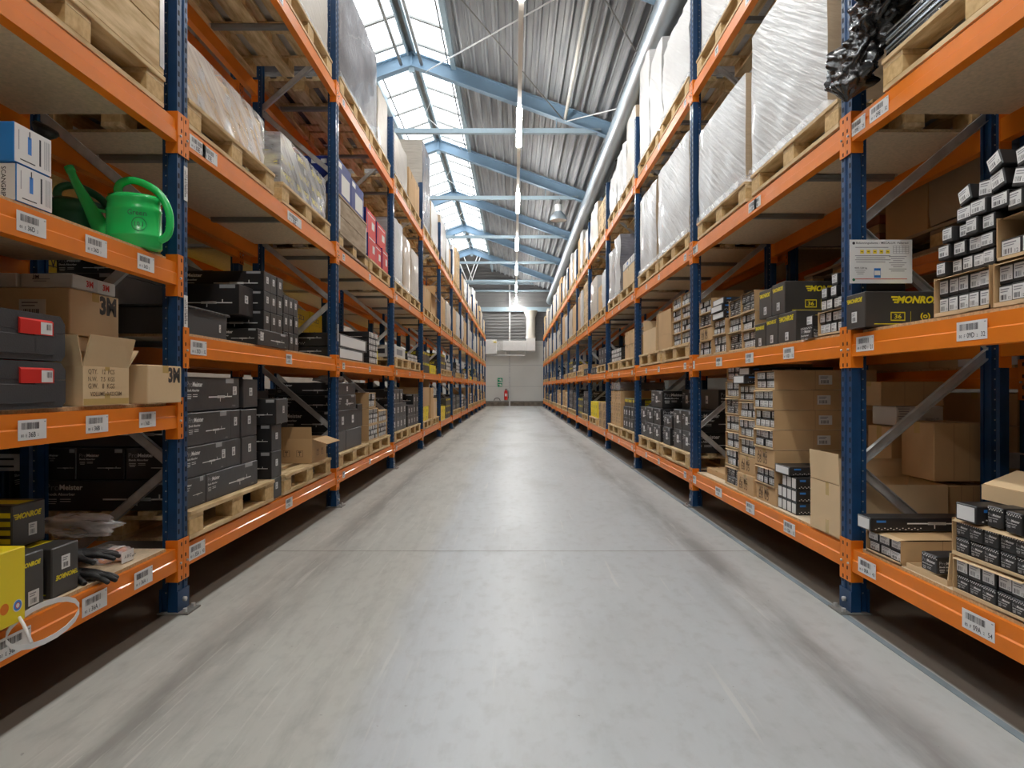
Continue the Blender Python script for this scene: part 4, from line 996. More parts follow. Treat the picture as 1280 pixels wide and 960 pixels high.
def skin_mesh(name, chains, mat):
    vs = []; es = []; rs = []
    for ch_ in chains:
        prev = None
        for j, (p, r) in enumerate(ch_):
            if isinstance(p, int): prev = p; continue
            vs.append(p); rs.append(r); i = len(vs)-1
            if prev is not None: es.append((prev, i))
            prev = i
    me = bpy.data.meshes.new(name); me.from_pydata(vs, es, []); me.update()
    ob = bpy.data.objects.new(name, me); COL.objects.link(ob); ob.modifiers.new('s', 'SKIN'); 
    for i, r in enumerate(rs): ob.data.skin_vertices[0].data[i].radius = (r if isinstance(r, tuple) else (r, r))
    ob.data.skin_vertices[0].data[0].use_root = True
    su = ob.modifiers.new('u', 'SUBSURF'); su.levels = 2
    dg = bpy.context.evaluated_depsgraph_get(); m2 = bpy.data.meshes.new_from_object(ob.evaluated_get(dg)); bpy.data.objects.remove(ob)
    m2.materials.clear(); m2.materials.append(MATS[mat])
    for p in m2.polygons: p.use_smooth = True; p.material_index = 0
    return m2
gl = skin_mesh('glove', [[((0,0,0),(.030,.022)),((.05,0,.004),(.036,.024)),((.10,0,.006),(.040,.022))],
  [(2,0),((.13,-.030,.004),.012),((.165,-.036,-.004),.011),((.19,-.038,-.016),.010)],[(2,0),((.135,-.010,.008),.012),((.178,-.012,.0),.0115),((.208,-.012,-.014),.010)],
  [(2,0),((.135,.012,.006),.012),((.172,.016,0),.011),((.20,.018,-.012),.010)],[(2,0),((.125,.032,.0),.011),((.155,.04,-.006),.010),((.172,.044,-.014),.009)],
  [(1,0),((.07,-.045,.0),.014),((.10,-.068,-.004),.0125),((.12,-.078,-.012),.011)]], 'rubber')
for i, (x, y, z, r, lab) in enumerate(((-1.83,2.60,.425,(.1,.05,.55),'black work glove on top of the glove pile'),(-1.80,2.57,.365,(0,.1,.15),'black work glove at the front of the pile'),(-1.98,2.66,.375,(0,0,1.1),'black work glove at the back of the pile'),(-2.03,2.62,.37,(0,0,-.4),'black work glove nearest the striped carton'))):
    g = thing('work_glove', gl, (x, y, z), 0, '', 'glove', group='pile of work gloves', label=lab, rot=r)
    cf = MB(); cf.tube([(-.03,0,0),(-.008,0,0)], .032, 'orange_glove', 12, flat=.7); link('cuff', cf.build('cuff'), (0,0,0), 0, g)['label'] = 'orange knitted cuff'
blob('plastic_bag', (-1.93,2.84,A+.12), (.15,.09,.05), 'clear_film', 3, .5, 4, lab='crumpled clear plastic bag on the glove pile', cat='plastic bag')
blob('plastic_bag', (-2.05,2.62,A+.0), (.09,.07,.05), 'film_black', 8, .4, 4, lab='black crumpled plastic bag behind the gloves', cat='plastic bag')
pk = blob('parts_pouch', (-1.80,2.86,A+.002), (.085,.10,.035), 'clear_film', 5, .25, 4, lab='clear pouch of orange gloves with paper label, by the post', cat='pouch')
blob('contents', (.01,.02,-.03), (.05,.06,.026), 'orange_glove', 6, .5, 4, parent=pk)
pm = MB(); pm.box((.05,-.07,.033), (.06,.02,.036), 'paper'); pm.rect((Vector((.094,-.02,.0)), Vector((0,1,0)), Vector((0,0,1)), .1, .06), 0, .0, .09, .05, 'paper'); pm.text((Vector((.095,-.02,.0)), Vector((0,1,0)), Vector((0,0,1)), .1, .06), 0, 0, .05, 'A B C', 'ink'); link('paper_label', pm.build('paper_label'), (0,0,0), 0, pk)
# ================================================================== left, second bay
pallet(LN, 1, 'A', 3.262, 4.40, A, -.005)
z = A+PH
STK = (.28,.12,.045,.05)
def q(b, *a, **k): return place(LN, b, *a, **k)
yy = L(246,.03)
q(1,'A','blackgrey',3.27,yy+.10,z,.155,.03,.72,1,'charcoal printed carton'); q(1,'A','blackgrey',yy+.105,L(322,.03),z,.155,.03,.72,1,'charcoal printed carton')
q(1,'A','blackgrey',3.28,L(283,.03),z+.156,.162,.03,.30,1,'charcoal printed carton',stick=(.42,.05,.04,.05)); q(1,'A','black',3.275,3.60,z+.156,.162,.335,.24,0,'black printed carton behind the front ones'); q(1,'A','carton_plain' if False else 'black',3.275,3.60,z+.156,.162,.58,.17,0,'black printed carton behind the front ones')
q(1,'A','blackgrey',L(283,.03)+.002,L(302,.03),z+.156,.162,.035,.72,0,'charcoal carton end',stick=(0,.05,.04,.05)); q(1,'A','blackgrey',L(302,.03)+.002,L(321,.03),z+.156,.162,.03,.72,0,'charcoal carton end',stick=(0,.05,.04,.05))
q(1,'A','blackgrey',3.30,L(289,.03),z+.32,.175,.03,.72,1,'charcoal printed carton')
q(1,'A','blackgrey',L(289,.03)+.003,L(301,.03),z+.32,.172,.035,.72,0,'charcoal carton end',stick=(0,.1,.04,.05)); q(1,'A','blackgrey',L(301,.03)+.003,L(321,.03),z+.32,.170,.03,.72,0,'charcoal carton end',stick=(0,.1,.04,.05))
q(1,'A','blackgrey',3.30,L(299,.04),z+.50,.185,.04,.72,1,'charcoal printed carton',stick=(.4,.08,.05,.05)); q(1,'A','blackgrey',L(304,.04),L(322,.04),z+.50,.18,.04,.68,0,'charcoal carton end',stick=(0,.05,.045,.05))
y0, y1 = L(337,.01), L(351.5,.01)
y0 = max(y0, 4.405); y1 = y0+.19
q(1,'A','black',y0,y1,A,.145,.012,.36,0,'black carton in narrow column',stick=(0,.1,.04,.045)); q(1,'A','black',y0,y1,A+.146,.185,.012,.36,0,'black carton in narrow column',stick=(0,.05,.04,.045))
q(1,'A','black',y0,y1,A+.332,.185,.012,.36,0,'black carton in narrow column',stick=(0,.05,.04,.045)); q(1,'A','black',y0-.02,y1+.14,A+.518,.175,.0,.34,0,'black carton in narrow column',rot=.12,stick=(.1,.05,.05,.05))
pallet(LN, 1, 'A', 4.62, 5.78, A, .0)
def fragile(mb, FS):
    for fc in ('N', 'F'):
        G = FS[fc]; w = G[3]; h = G[4]
        for cx in (-.12, .2):
            mb.rect(G, cx*w, -.1*h, w*.16, h*.26, 'print_brown'); mb.rect(G, cx*w, -.1*h, w*.14, h*.23, 'kraft', .0009); mb.rect(G, cx*w, -.12*h, w*.02, h*.14, 'print_brown', .0012); mb.rect(G, cx*w, -.03*h, w*.08, h*.05, 'print_brown', .0012)
open_carton(LN, 1, 'A', 5.30, 5.70, z, .20, .015, .34, (('N', .10, .12), ('F', .13, 1.9)), mat='kraft', look='brown carton with handling symbols and open flaps', deco=fragile)
for r in range(3):
    for i in range(2): q(1,'A','black',4.66+i*.36,5.01+i*.36,z+r*.20,.20,.40,.34,2,'black carton set back in shadow')
q(1,'A','black',5.39,5.78,z+.001,.24,.385,.36,2,'black carton behind the open brown one'); q(1,'A','black',5.39,5.78,z+.245,.22,.385,.36,2,'black carton behind the open brown one')
# middle shelf
bn = MB(); bn.prism([(-.25,0),(.25,0),(.262,.13),(.25,.15),(-.25,.15),(-.262,.13)], -.19, .19, 'x', 'tool_black'); bn.box((-.205,-.272,.135), (.205,.272,.148), 'rubber', ch=.004)
bt = thing('plastic_bin', bn.build('plastic_bin'), (-(W+.03+.21), 3.545, D_+.001), 0, '', 'bin', label='black rounded plastic bin lying at the near end, second left bay')
link('label_sticker', sticker_mesh(.02,.045), (.191,.17,.06), 0, bt)
q(1,'D','black',L(300,.12)-.02,L(315,.12)+.02,D_,.185,.32,.40,0,'black printed carton under another',stick=(0,.1,.045,.05)); q(1,'D','black',L(300,.1)-.015,L(315,.1)+.02,D_+.187,.195,.10,.62,0,'black printed carton, high up',stick=(0,.05,.05,.05))
q(1,'D','black',3.32,3.95,D_+.155,.16,.42,.35,0,'black printed carton behind the bin'); q(1,'D','black',3.30,3.88,D_,.15,.48,.29,0,'black printed carton behind the bin')
q(1,'D','black',3.40,3.92,D_+.317,.10,.44,.33,0,'black printed carton behind the bin')
q(1,'D','black',4.15,4.722,D_,.105,.005,.30,1,'black carton lying along the beam',stick=(-.38,.0,.05,.045))
grid(LN,1,'D','black',4.36,4.72,3,D_+.108,.135,3,.045,.6,0,stick=(0,.08,.035,.045),look='narrow black carton end')
grid(LN,1,'D','black',4.73,5.06,3,D_,.135,3,.045,.6,0,stick=(0,.08,.035,.045),look='narrow black carton end')
q(1,'D','yellow',5.35,5.70,D_,.14,.35,.4,0); q(1,'D','yellow',5.32,5.66,D_+.142,.14,.35,.4,0)
q(1,'D','monroe',5.12,5.30,D_,.15,.40,.35,0)
# upper shelf
pallet(LN, 1, 'E', 3.27, 4.45, E, .01)
zz_ = E+PH+.002
for r in range(2):
    for i in range(3): q(1,'E','kraftl',3.33+i*.33,3.655+i*.33,zz_+r*.15,.15,.05,.66,0,'pale brown carton under clear film',stick=(0,0,.08,.06))
film_over(LN, 1, 'E', 3.305, 4.345, zz_-.002, .316, .03, .71)
pallet(LN, 1, 'E', 4.60, 5.80, E, .01)
for r in range(3):
    for i in range(3): q(1,'E','monroe' if r != 1 else 'yellowstrip',4.66+i*.36,5.015+i*.36,zz_+r*.118,.118,.05,.66,0,'dark yellow-lettered carton under film',stick=(.1,-.2,.05,.04) if (i+r) % 2 else None)
film_over(LN, 1, 'E', 4.635, 5.76, zz_-.002, .370, .03, .71, look='cloudy stretch film around dark cartons')
pallet(LN, 1, 'F', 3.30, 4.50, F_, .0); pallet(LN, 1, 'F', 4.62, 5.82, F_, .0)
wrapped(LN, 1, 'F', 3.34, 4.46, F_+PH, .8, 'film_cream', near=True); wrapped(LN, 1, 'F', 4.66, 5.78, F_+PH, .75, 'film_cream', 'film_kraft')
# ================================================================== left, third bay
pallet(LN, 2, 'A', 6.07, 7.25, A, 0); pallet(LN, 2, 'A', 7.35, 8.55, A, 0)
z = A+PH
grid(LN,2,'A','blackgrey',6.10,7.10,3,z,.20,1,.03,.6,0,look='charcoal carton'); grid(LN,2,'A','black',6.10,6.92,2,z+.201,.20,1,.03,.6,2,look='big black carton with label')
grid(LN,2,'A','black',6.12,6.84,1,z+.402,.15,1,.03,.6,3,look='big black carton with label'); q(2,'A','black',6.14,6.80,z+.553,.12,.03,.6,2,'big black carton with label')
q(2,'A','black',6.93,7.16,z+.201,.245,.04,.6,0,'charcoal upright carton end')
blob('plastic_bag', (-1.86,6.50,z+.675), (.13,.15,.04), 'film_white', 11, .4, 4, lab='crumpled white plastic on the black cartons, third left bay', cat='plastic bag')
for r in range(2): tray(LN,2,'A',7.38,7.90,z+r*.19,.19,4,3,.02,.55)
tray(LN,2,'A',7.92,8.45,z,.19,4,3,.02,.55); tray(LN,2,'A',7.92,8.45,z+.19,.15,4,2,.02,.55); tray(LN,2,'A',7.38,7.75,z+.385,.18,2,2,.02,.5)
for (a,b_,r,h) in ((6.12,7.2,0,.11),(6.12,7.35,1,.13)): q(2,'D','longblack',a,b_,D_+r*.115,h,.03,.5,0,'long black carton')
grid(LN,2,'D','small',7.5,7.95,5,D_,.075,5,.04,.4,2); 
q(2,'D','yellow',8.0,8.25,D_,.2,.1,.5,0)
pallet(LN, 2, 'E', 6.07, 7.25, E, .0, old=True); crate(LN,2,'E',6.09,7.22,E+PH,.34,.01,.76,'weathered grey timber pallet collar crate',old=True,rows=2)
q(2,'E','navy',6.10,6.62,E+PH+.364,.36,.03,.7,0,'navy blue carton with white panels'); q(2,'E','navy',6.63,7.18,E+PH+.364,.33,.03,.7,0,'navy blue carton with white panels')
pallet(LN, 2, 'E', 7.34, 8.54, E, .0)
q(2,'E','redblue',7.36,7.76,zz_,.30,.02,.6,0,'red and navy carton'); q(2,'E','redblue',7.77,8.14,zz_,.27,.03,.6,0,'red and navy carton'); q(2,'E','redblue',8.15,8.50,zz_,.29,.02,.6,0,'red and navy carton')
q(2,'E','redblue',7.40,7.90,zz_+.302,.30,.05,.6,0,'upper red and navy carton'); q(2,'E','redblue',7.92,8.45,zz_+.292,.28,.04,.6,0,'upper red and navy carton')
pallet(LN, 2, 'F', 6.1, 7.3, F_, 0); pallet(LN, 2, 'F', 7.35, 8.55, F_, 0)
wrapped(LN,2,'F',6.15,7.85,F_+PH,1.05,'film_grey','film_grey',amp=.007, look='tall grey film-wrapped load'); wrapped(LN,2,'F',7.9,8.5,F_+PH,.75,'film_cream')
# left, fourth and fifth bay
pallet(LN,3,'E',8.87,10.05,E,0); pallet(LN,3,'E',10.12,11.3,E,0)
wrapped(LN,3,'E',8.95,9.62,E+PH,.88,'film_white',lean=.01); wrapped(LN,3,'E',9.7,10.4,E+PH,.82,'film_kraft'); wrapped(LN,3,'E',10.45,11.25,E+PH,.78,'film_cream','film_kraft')
pallet(LN,3,'F',8.87,10.07,F_,0); pallet(LN,3,'F',10.15,11.35,F_,0)
wrapped(LN,3,'F',8.9,10.05,F_+PH,.62,'film_cream','film_white'); q(3,'F','kraft',10.2,10.75,F_+PH,.55,.02,.7,1); q(3,'F','kraft',10.76,11.3,F_+PH,.55,.02,.7,1)
pallet(LN,4,'F',11.68,12.85,F_,0,near=False); pallet(LN,4,'F',12.95,14.1,F_,0,near=False)
wrapped(LN,4,'F',11.72,12.8,F_+PH,1.55,'film_grey','film_cream',look='very tall grey wrapped load'); wrapped(LN,4,'F',12.95,14.1,F_+PH,.8,'film_white','film_kraft')
pallet(LN,4,'E',11.68,12.85,E,0,near=False); pallet(LN,4,'E',12.95,14.1,E,0,near=False)
q(4,'E','kraft',11.75,12.75,E+PH,.42,.02,.7,1,'big plain brown carton')
open_carton(LN,4,'E',12.98,13.7,E+PH,.45,.03,.6,(('B',.25,.2),('F',.15,2.4)),mat='kraft',look='tall brown carton with flap up')
pallet(LN,3,'A',8.87,10.05,A,0); pallet(LN,3,'A',10.12,11.3,A,0); z = A+PH
grid(LN,3,'A','blackgrey',8.9,10.0,4,z,.2,3,.03,.6,2,skip=((2,3),)); grid(LN,3,'A','black',10.14,11.28,4,z,.17,3,.03,.6,2,skip=((2,0),(2,1)))
q(3,'D','white',8.95,9.9,D_+PH,.17,.03,.6,0); pallet(LN,3,'D',8.95,10.1,D_,0); pallet(LN,3,'D',10.15,11.3,D_,0)
grid(LN,3,'D','small',10.2,11.2,6,D_+PH,.06,2,.04,.5,2)
pallet(LN,4,'A',11.68,12.85,A,0,near=False); pallet(LN,4,'A',12.95,14.1,A,0,near=False)
grid(LN,4,'A','yellow',11.72,12.6,2,z,.13,2,.03,.5,0); open_carton(LN,4,'A',12.0,12.85,z+.265,.36,.05,.6,(('B',.22,.3),),mat='kraft',look='big open brown carton')
q(4,'A','kraft',12.96,13.35,z,.62,.03,.7,1,'upright brown sheet carton'); q(4,'A','kraftl',13.4,13.9,z,.4,.03,.7,1)
grid(LN,4,'D','monroe',11.75,12.75,3,D_,.20,2,.03,.6,0); grid(LN,4,'D','yellow',12.9,13.8,3,D_,.18,1,.03,.6,0)
# ================================================================== right, nearest bay
RT = 'right'
def p_(b, *a, **k): return place(RT, b, *a, **k)
pallet(RT, 0, 'E', 1.70, 2.90, E, .01)
# dark sheets stacked on the pallet, under black film
shm = MB()
for k in range(9): shm.box((-.375+random.uniform(0,.006),-.60+random.uniform(0,.01),k*.014), (.385+random.uniform(0,.008),.585+random.uniform(0,.01),k*.014+.009), ['aluminium','film_black','steel_dark'][k % 3])
thing('sheet_stack', shm.build('sheet_stack'), (W+.02+.39, 2.30, E+PH+.002), PI, '', 'stack of sheets', label='stack of dark and silvery flat sheets on the upper right pallet')
def drape(name, P, nu, nv, mat, label, seed, amp, cat):
    mb = MB(); vs = []
    for j in range(nv+1):
        for i in range(nu+1):
            u = i/nu; v = j/nv; p = Vector(P(u, v)); n3 = noise.noise_vector(p*9+Vector((seed,0,0)))*amp+noise.noise_vector(p*24)*amp*.5; vs.append(tuple(p+n3))
    mb.add(vs, [(j*(nu+1)+i, j*(nu+1)+i+1, (j+1)*(nu+1)+i+1, (j+1)*(nu+1)+i) for j in range(nv) for i in range(nu)], mat, True)
    me = mb.build(name); o = thing(name, me, (0,0,0), 0, '', cat, label=label); s = o.modifiers.new('s', 'SOLIDIFY'); s.thickness = .002; return o
def crumple_tube(pts, rs, mat, seed, amp, n=44, m=70):
    mb = MB(); P3 = [Vector(p) for p in pts]; vs = []
    def at(t):
        f = t*(len(P3)-1); i = min(int(f), len(P3)-2); f -= i; return P3[i].lerp(P3[i+1], f), rs[i]*(1-f)+rs[i+1]*f
    for j in range(m+1):
        t = j/m; c, r = at(t); r *= min(1, (1-t)*9+.12, t*9+.3)
        for k in range(n):
            a = 2*PI*k/n; d = Vector((math.cos(a), math.sin(a)*.9, .25*math.sin(a)))
            q_ = c+d*r; fold = abs(noise.noise(Vector((d.x*2.2, d.y*2.2, t*5+seed))))*1.6+abs(noise.noise(Vector((d.x*6, d.y*6, t*14+seed))))*.7
            vs.append(tuple(c+d*r*(1-amp+amp*fold*1.7)))
    mb.add(vs, [(j*n+k, j*n+(k+1) % n, (j+1)*n+(k+1) % n, (j+1)*n+k) for j in range(m) for k in range(n)], mat, True)
    return mb
bf = thing('black_film', None, (0,0,0), 0, '', 'plastic film', label='bundle of shiny black plastic film hanging over nearest right post')
part('film_tail', crumple_tube([(1.83,2.86,3.02),(1.72,2.97,2.90),(1.66,3.02,2.76),(1.60,3.04,2.62),(1.57,3.045,2.46)], [.17,.14,.085,.095,.075], 'film_black', 3, .45), bf)
part('film_heap', crumple_tube([(1.78,3.06,2.90),(1.95,2.92,2.90),(2.1,2.7,2.92),(2.25,2.45,2.92)], [.10,.15,.17,.13], 'film_black', 9, .45), bf)
drape('black_film_sheet', lambda u, v: (1.72+.62*v, 1.85+.95*u, E+PH+.145+.05*u+.03*math.sin(3*v)), 40, 26, 'film_black', 'black film sheet spread across the dark sheet stack', 3, .018, 'plastic film')
# middle shelf
p_(0,'D','monroe',2.965,3.135,D_-.006+.008,.165,-.035,.42,0,'dark carton with large yellow lettering, at post',stick=(-.05,-.18,.045,.05))
tray(RT,0,'D',2.262,2.565,D_,.155,5,2,.02,.36); tray(RT,0,'D',2.03,2.248,D_,.155,3,2,.02,.36)
tray(RT,0,'D',2.04,2.246,D_+.157,.155,2,2,.03,.34,gaps=((1,1),))
def loose(n, y0, y1, z0, h, rotr=.12, s=.02):
    w = (y1-y0)/n
    for i in range(n): p_(0,'D','small',y0+i*w+.001,y0+(i+1)*w-.003,z0,h*random.uniform(.9,1),s+random.uniform(0,.03),.28,random.randint(1,3),rot=0,look='loose slim box with white label',group='loose slim boxes piled on the cartons')
loose(5,2.255,2.56,D_+.157,.062); loose(4,2.26,2.545,D_+.220,.062); loose(4,2.26,2.52,D_+.283,.062); loose(3,2.20,2.46,D_+.346,.06)
for (y, zz, r) in ((2.22,D_+.41,.25),(2.31,D_+.41,-.1),(2.40,D_+.41,.3),(2.14,D_+.32,.0),(2.06,D_+.32,.1),(2.13,D_+.385,-.25),(2.05,D_+.39,.15),(2.22,D_+.475,.4),(2.12,D_+.46,.2)):
    w = .068; o = p_(0,'D','small',y,y+w,zz+.006,.066,.03+random.uniform(0,.03),.28,2,look='tumbled slim box with white label'); o.rotation_euler = (r, random.uniform(-.05,.05), PI+random.uniform(-.08,.08))
p_(0,'D','black',2.05,2.55,D_,.33,.42,.33,2,'black carton behind the slim boxes'); 
# load notice
nt_ = thing('load_notice', None, (1.765, 3.10, 1.715), 0, '', 'sign', label='white rack load notice with yellow diagrams on nearest right post')
m1 = MB(); m1.box((-.150,0,-.105), (.150,.003,.105), 'white_metal'); part('plate', m1, nt_)
m1 = MB(); G = (Vector((0,0,0)), Vector((1,0,0)), Vector((0,0,1)), .30, .21)
m1.text(G, .005, .088, .26, 'Belastningsskema - MECALUX  Pallereol', 'ink', .01, maxh=.012); m1.rect(G, -.045, .068, .16, .003, 'ink_soft')
for k in range(5): m1.rect(G, -.092+k*.031, .047, .018, .018, 'sign_yellow'); m1.rect(G, -.092+k*.031, .047, .010, .003, 'ink', .0009)
for k in range(5): m1.rect(G, .095, .075-.009*k, .075, .0015, 'ink_soft')
for k in range(6): m1.rect(G, .058+.015*k, .057, .0015, .037, 'ink_soft')
for k in range(4): m1.rect(G, -.04-.01*(k % 2), .028-.010*k, .17-.03*(k % 2), .003, 'ink_soft')
for k in range(8): m1.rect(G, .08, .024-.010*k, .085-.02*(k % 3), .003, 'ink_soft')
m1.text(G, -.098, -.032, .06, '4000-1200 kg', 'ink', .01)
for k in range(3): m1.rect(G, -.10, -.042-.009*k, .05-.01*k, .0025, 'ink_soft')
m1.rect(G, -.018, -.055, .032, .045, 'sign_blue'); m1.rect(G, -.018, -.055, .028, .022, 'paper', .0009); m1.rect(G, 0, -.084, .25, .003, 'red'); disc(m1, G, -.132, -.088, .007, 'green_dark'); disc(m1, G, -.132, .088, .007, 'ink')
part('printed_notice', m1, nt_)
m1 = MB(); m1.box((-.10,.003,-.04), (-.06,.044,-.03), 'galv'); part('bracket', m1, nt_)
# bottom shelf
tray(RT,0,'A',2.78,3.06,A,.112,3,2,.02,.45); 
p_(0,'A','longblack',2.93,3.045,A+.116,.062,-.03,.62,0,'long slim black part box lying across')
op = MB(); op.box((-.2,-.15,0), (.2,.15,.004), 'kraft_light'); 
open_carton(RT,0,'A',2.50,2.76,A,.022,.03,.40,(('B',.11,.12),),look='flattened brown tray with one flap up')
p_(0,'A','smallpro',2.56,2.66,A+.028,.072,.03,.19,0,'single black printed box in the flat tray')
def protray(y0, y1, z0, h, cols, rows, s, d, style_rows):
    w = y1-y0-.003
    thing('open_carton', tray_mesh(d, w, h-.002), (W+s+d/2, (y0+y1)/2, z0+.001), PI, 'opened brown carton packed with black boxes', 'carton', (RT, 0, 'A'), 'opened cartons of black boxes')
    iw = (w-.010)/cols; ih = (h-.010)/rows
    for r in range(rows):
        for c in range(cols):
            yy = (y0+y1)/2-w/2+.005+c*iw; p_(0,'A',style_rows[r],yy,yy+iw-.001,z0+.005+r*ih,ih-.0005,s+.006+random.uniform(0,.008),d-.03,random.randint(1,3))
protray(2.10, 2.455, A, .137, 5, 2, .02, .42, ('smallpro','small')); protray(2.08, 2.46, A+.139, .14, 5, 2, .02, .42, ('smallpro','smallpro'))
protray(1.74, 2.07, A, .137, 4, 2, .02, .42, ('smallpro','small')); protray(1.74, 2.06, A+.139, .14, 4, 2, .02, .42, ('smallpro','smallpro'))
p_(0,'A','smallpro',2.215,2.29,A+.281,.075,.03,.19,0,'black printed box standing on the stack'); p_(0,'A','smallpro',2.12,2.19,A+.281,.075,.02,.19,0,'black printed box standing on the stack'); p_(0,'A','smallpro',2.03,2.10,A+.281,.075,.03,.19,0,'black printed box standing on the stack')
p_(0,'A','longblack',2.30,2.41,A+.281,.066,.0,.60,0,'long slim black box on the stack')
open_carton(RT,0,'A',2.12,2.44,A+.350,.055,.12,.40,(('F',.14,-1.2),),look='shallow brown lid box on the stack')
# ================================================================== right, second bay
open_carton(RT,1,'A',3.275,3.60,A,.275,.005,.55,(('F',.155,.05),('N',.10,.25)),look='large light brown carton with tall flap', deco=lambda mb, FS: (mb.rect(FS['F'], .03, .10, .035, .07, 'tape'), mb.rect(FS['F'], .03, -.10, .035, .07, 'tape'), mb.rect(FS['F'], 0, .133, .32, .004, 'kraft_dark')))
for o_ in (): pass
z = A
for r in range(3):
    for i in range(4): 
        if r == 2 and i == 3: continue
        p_(1,'A','longblack',3.884+i*.068,3.950+i*.068,A+r*.076,.075,.05,.50,0,'slim black box, label end to the aisle')
p_(1,'A','longblack',3.93,4.155,A+.23,.055,.03,.60,0,'long black box on the slim stack')
yk0, yk1 = 4.16, 4.50
for r in range(6):
    zz = A+.245+r*.128 if r else A+.0
    h = .127
    if r == 0: p_(1,'A','kraft',yk0,yk1,A,.115,.04,.62,2,'brown printed carton'); tray(RT,1,'A',yk0,yk1,A+.116,.124,5,2,.03,.60,gaps=()); continue
    if r == 1: p_(1,'A','kraft',yk0,yk1,A+.242,.122,.03,.66,3,'brown printed carton'); continue
    tray(RT,1,'A',yk0,yk1,A+.366+(r-2)*.130,.129,4,2,.02+.01*(r % 2),.66,stick=True)
def column(lev, y0, y1, z0, specs, s):
    z = z0
    for t, h in specs:
        if t == 't': tray(RT,1,lev,y0,y1,z,h,4,2,s+random.uniform(0,.02),.55)
        elif t == 'k': p_(1,lev,'kraft',y0,y1,z,h,s+random.uniform(0,.02),.55,2,'brown printed carton')
        elif t == 'p': tray(RT,1,lev,y0,y1,z,h,3,2,s+random.uniform(0,.02),.55,style='smallpro')
        z += h+.001
column('A', 4.53, 4.86, A, (('k',.14),('k',.13),('t',.13),('t',.14),('t',.125),('t',.12)), .03)
column('A', 4.89, 5.20, A, (('p',.15),('t',.14),('t',.135),('t',.13),('p',.13),('t',.13),('t',.13)), .05)
p_(1,'A','longblack',4.62,4.86,A+.80,.06,.0,.7,0,'long black box jutting from the stack'); p_(1,'A','longblack',4.60,4.82,A+.862,.055,.03,.6,0,'long black box jutting from the stack')
p_(1,'A','kraft',5.3,5.85,A,.05,.1,.6,0,'flat brown carton')
# cartons seen behind the nearest frame
p_(1,'A','kraft',3.64,3.88,A,.55,.48,.28,1,'big brown carton standing at the back'); 
# middle shelf, from the near post away
tray(RT,1,'D',3.28,3.545,D_,.135,4,2,.02,.5); loose_ = [(3.29,D_+.137),(3.355,D_+.137),(3.42,D_+.137),(3.485,D_+.137),(3.30,D_+.20),(3.37,D_+.20),(3.46,D_+.20),(3.30,D_+.262),(3.37,D_+.264)]
for (y, zz) in loose_: p_(1,'D','small',y,y+.063,zz,.061,.03+random.uniform(0,.03),.3,2,look='loose slim box with white label')
p_(1,'D','smallpro',3.57,3.72,D_,.065,.0,.2,0,'small black printed box by the grey cartons'); p_(1,'D','small',3.585,3.66,D_+.066,.06,.01,.2,1,look='loose slim box with white label')
p_(1,'D','monroe',3.84,4.10,D_,.185,.03,.4,0,stick=(0,-.3,.045,.05)); p_(1,'D','monroe',4.105,4.30,D_,.185,.03,.4,0,stick=(0,-.3,.045,.05)); p_(1,'D','monroe',4.305,4.50,D_,.16,.03,.4,0,stick=(0,-.3,.045,.05))
p_(1,'D','monroe',4.0,4.20,D_+.186,.20,.03,.45,0,stick=(0,-.25,.045,.05)); p_(1,'D','monroe',4.205,4.42,D_+.186,.19,.03,.45,0,stick=(0,-.25,.045,.05))
column('D', 4.52, 4.80, D_, (('t',.13),('t',.13),('p',.15)), .03); column('D', 4.82, 5.12, D_, (('p',.14),('t',.12),('p',.14)), .04)
column('D', 5.15, 5.48, D_, (('t',.15),('t',.13),), .03); p_(1,'D','longblack',5.16,5.47,D_+.285,.055,.03,.5,0,'long black box on the opened cartons'); p_(1,'D','longblack',5.17,5.48,D_+.342,.055,.02,.5,0,'long black box on the opened cartons'); p_(1,'D','longblack',5.16,5.46,D_+.40,.05,.03,.5,0,'long black box on the opened cartons')
column('D', 5.52, 5.88, D_, (('t',.13),('k',.12),('p',.12),('t',.12)), .03)
# upper shelf
pallet(RT,1,'E',3.28,4.48,E,0); pallet(RT,1,'E',4.60,5.80,E,0)
wrapped(RT,1,'E',3.44,4.56,E+PH,.98,'film_white','film_kraft',amp=.006,look='tall white film-wrapped block of brown cartons')
wrapped(RT,1,'E',4.66,5.86,E+PH,.80,'film_white','film_kraft',amp=.006,look='white film-wrapped block of brown cartons')
pallet(RT,1,'F',3.30,4.50,F_,0); pallet(RT,1,'F',4.62,5.82,F_,0)
wrapped(RT,1,'F',3.34,4.46,F_+PH,.8,'film_white'); wrapped(RT,1,'F',4.66,5.78,F_+PH,.75,'film_white','film_kraft')
# ================================================================== right, third bay
pallet(RT,2,'F',6.1,7.3,F_,0); pallet(RT,2,'F',7.4,8.6,F_,0)
wrapped(RT,2,'F',6.15,7.25,F_+PH,.78,'film_white',amp=.03); wrapped(RT,2,'F',7.3,7.95,F_+PH,1.02,'film_white',amp=.02); wrapped(RT,2,'F',8.0,8.62,F_+PH,1.25,'film_white',amp=.012)
q2 = p_(2,'F','yellow',7.965,7.985,F_+PH+.7,.3,.10,.4,0,'thin yellow board edge between wrapped loads')
pallet(RT,2,'E',6.1,7.3,E,0); pallet(RT,2,'E',7.4,8.6,E,0)
wrapped(RT,2,'E',6.15,7.5,E+PH,.98,'film_white','film_kraft',amp=.012); wrapped(RT,2,'E',7.6,8.6,E+PH,.98,'film_white','film_kraft')
pallet(RT,2,'D',6.08,7.2,D_,0); pallet(RT,2,'D',7.3,8.5,D_,0); zD = D_+PH
for c in range(2):
    for r in range(4): tray(RT,2,'D',6.10+c*.36,6.44+c*.36,zD+r*.125,.124,4,2,.02,.5)
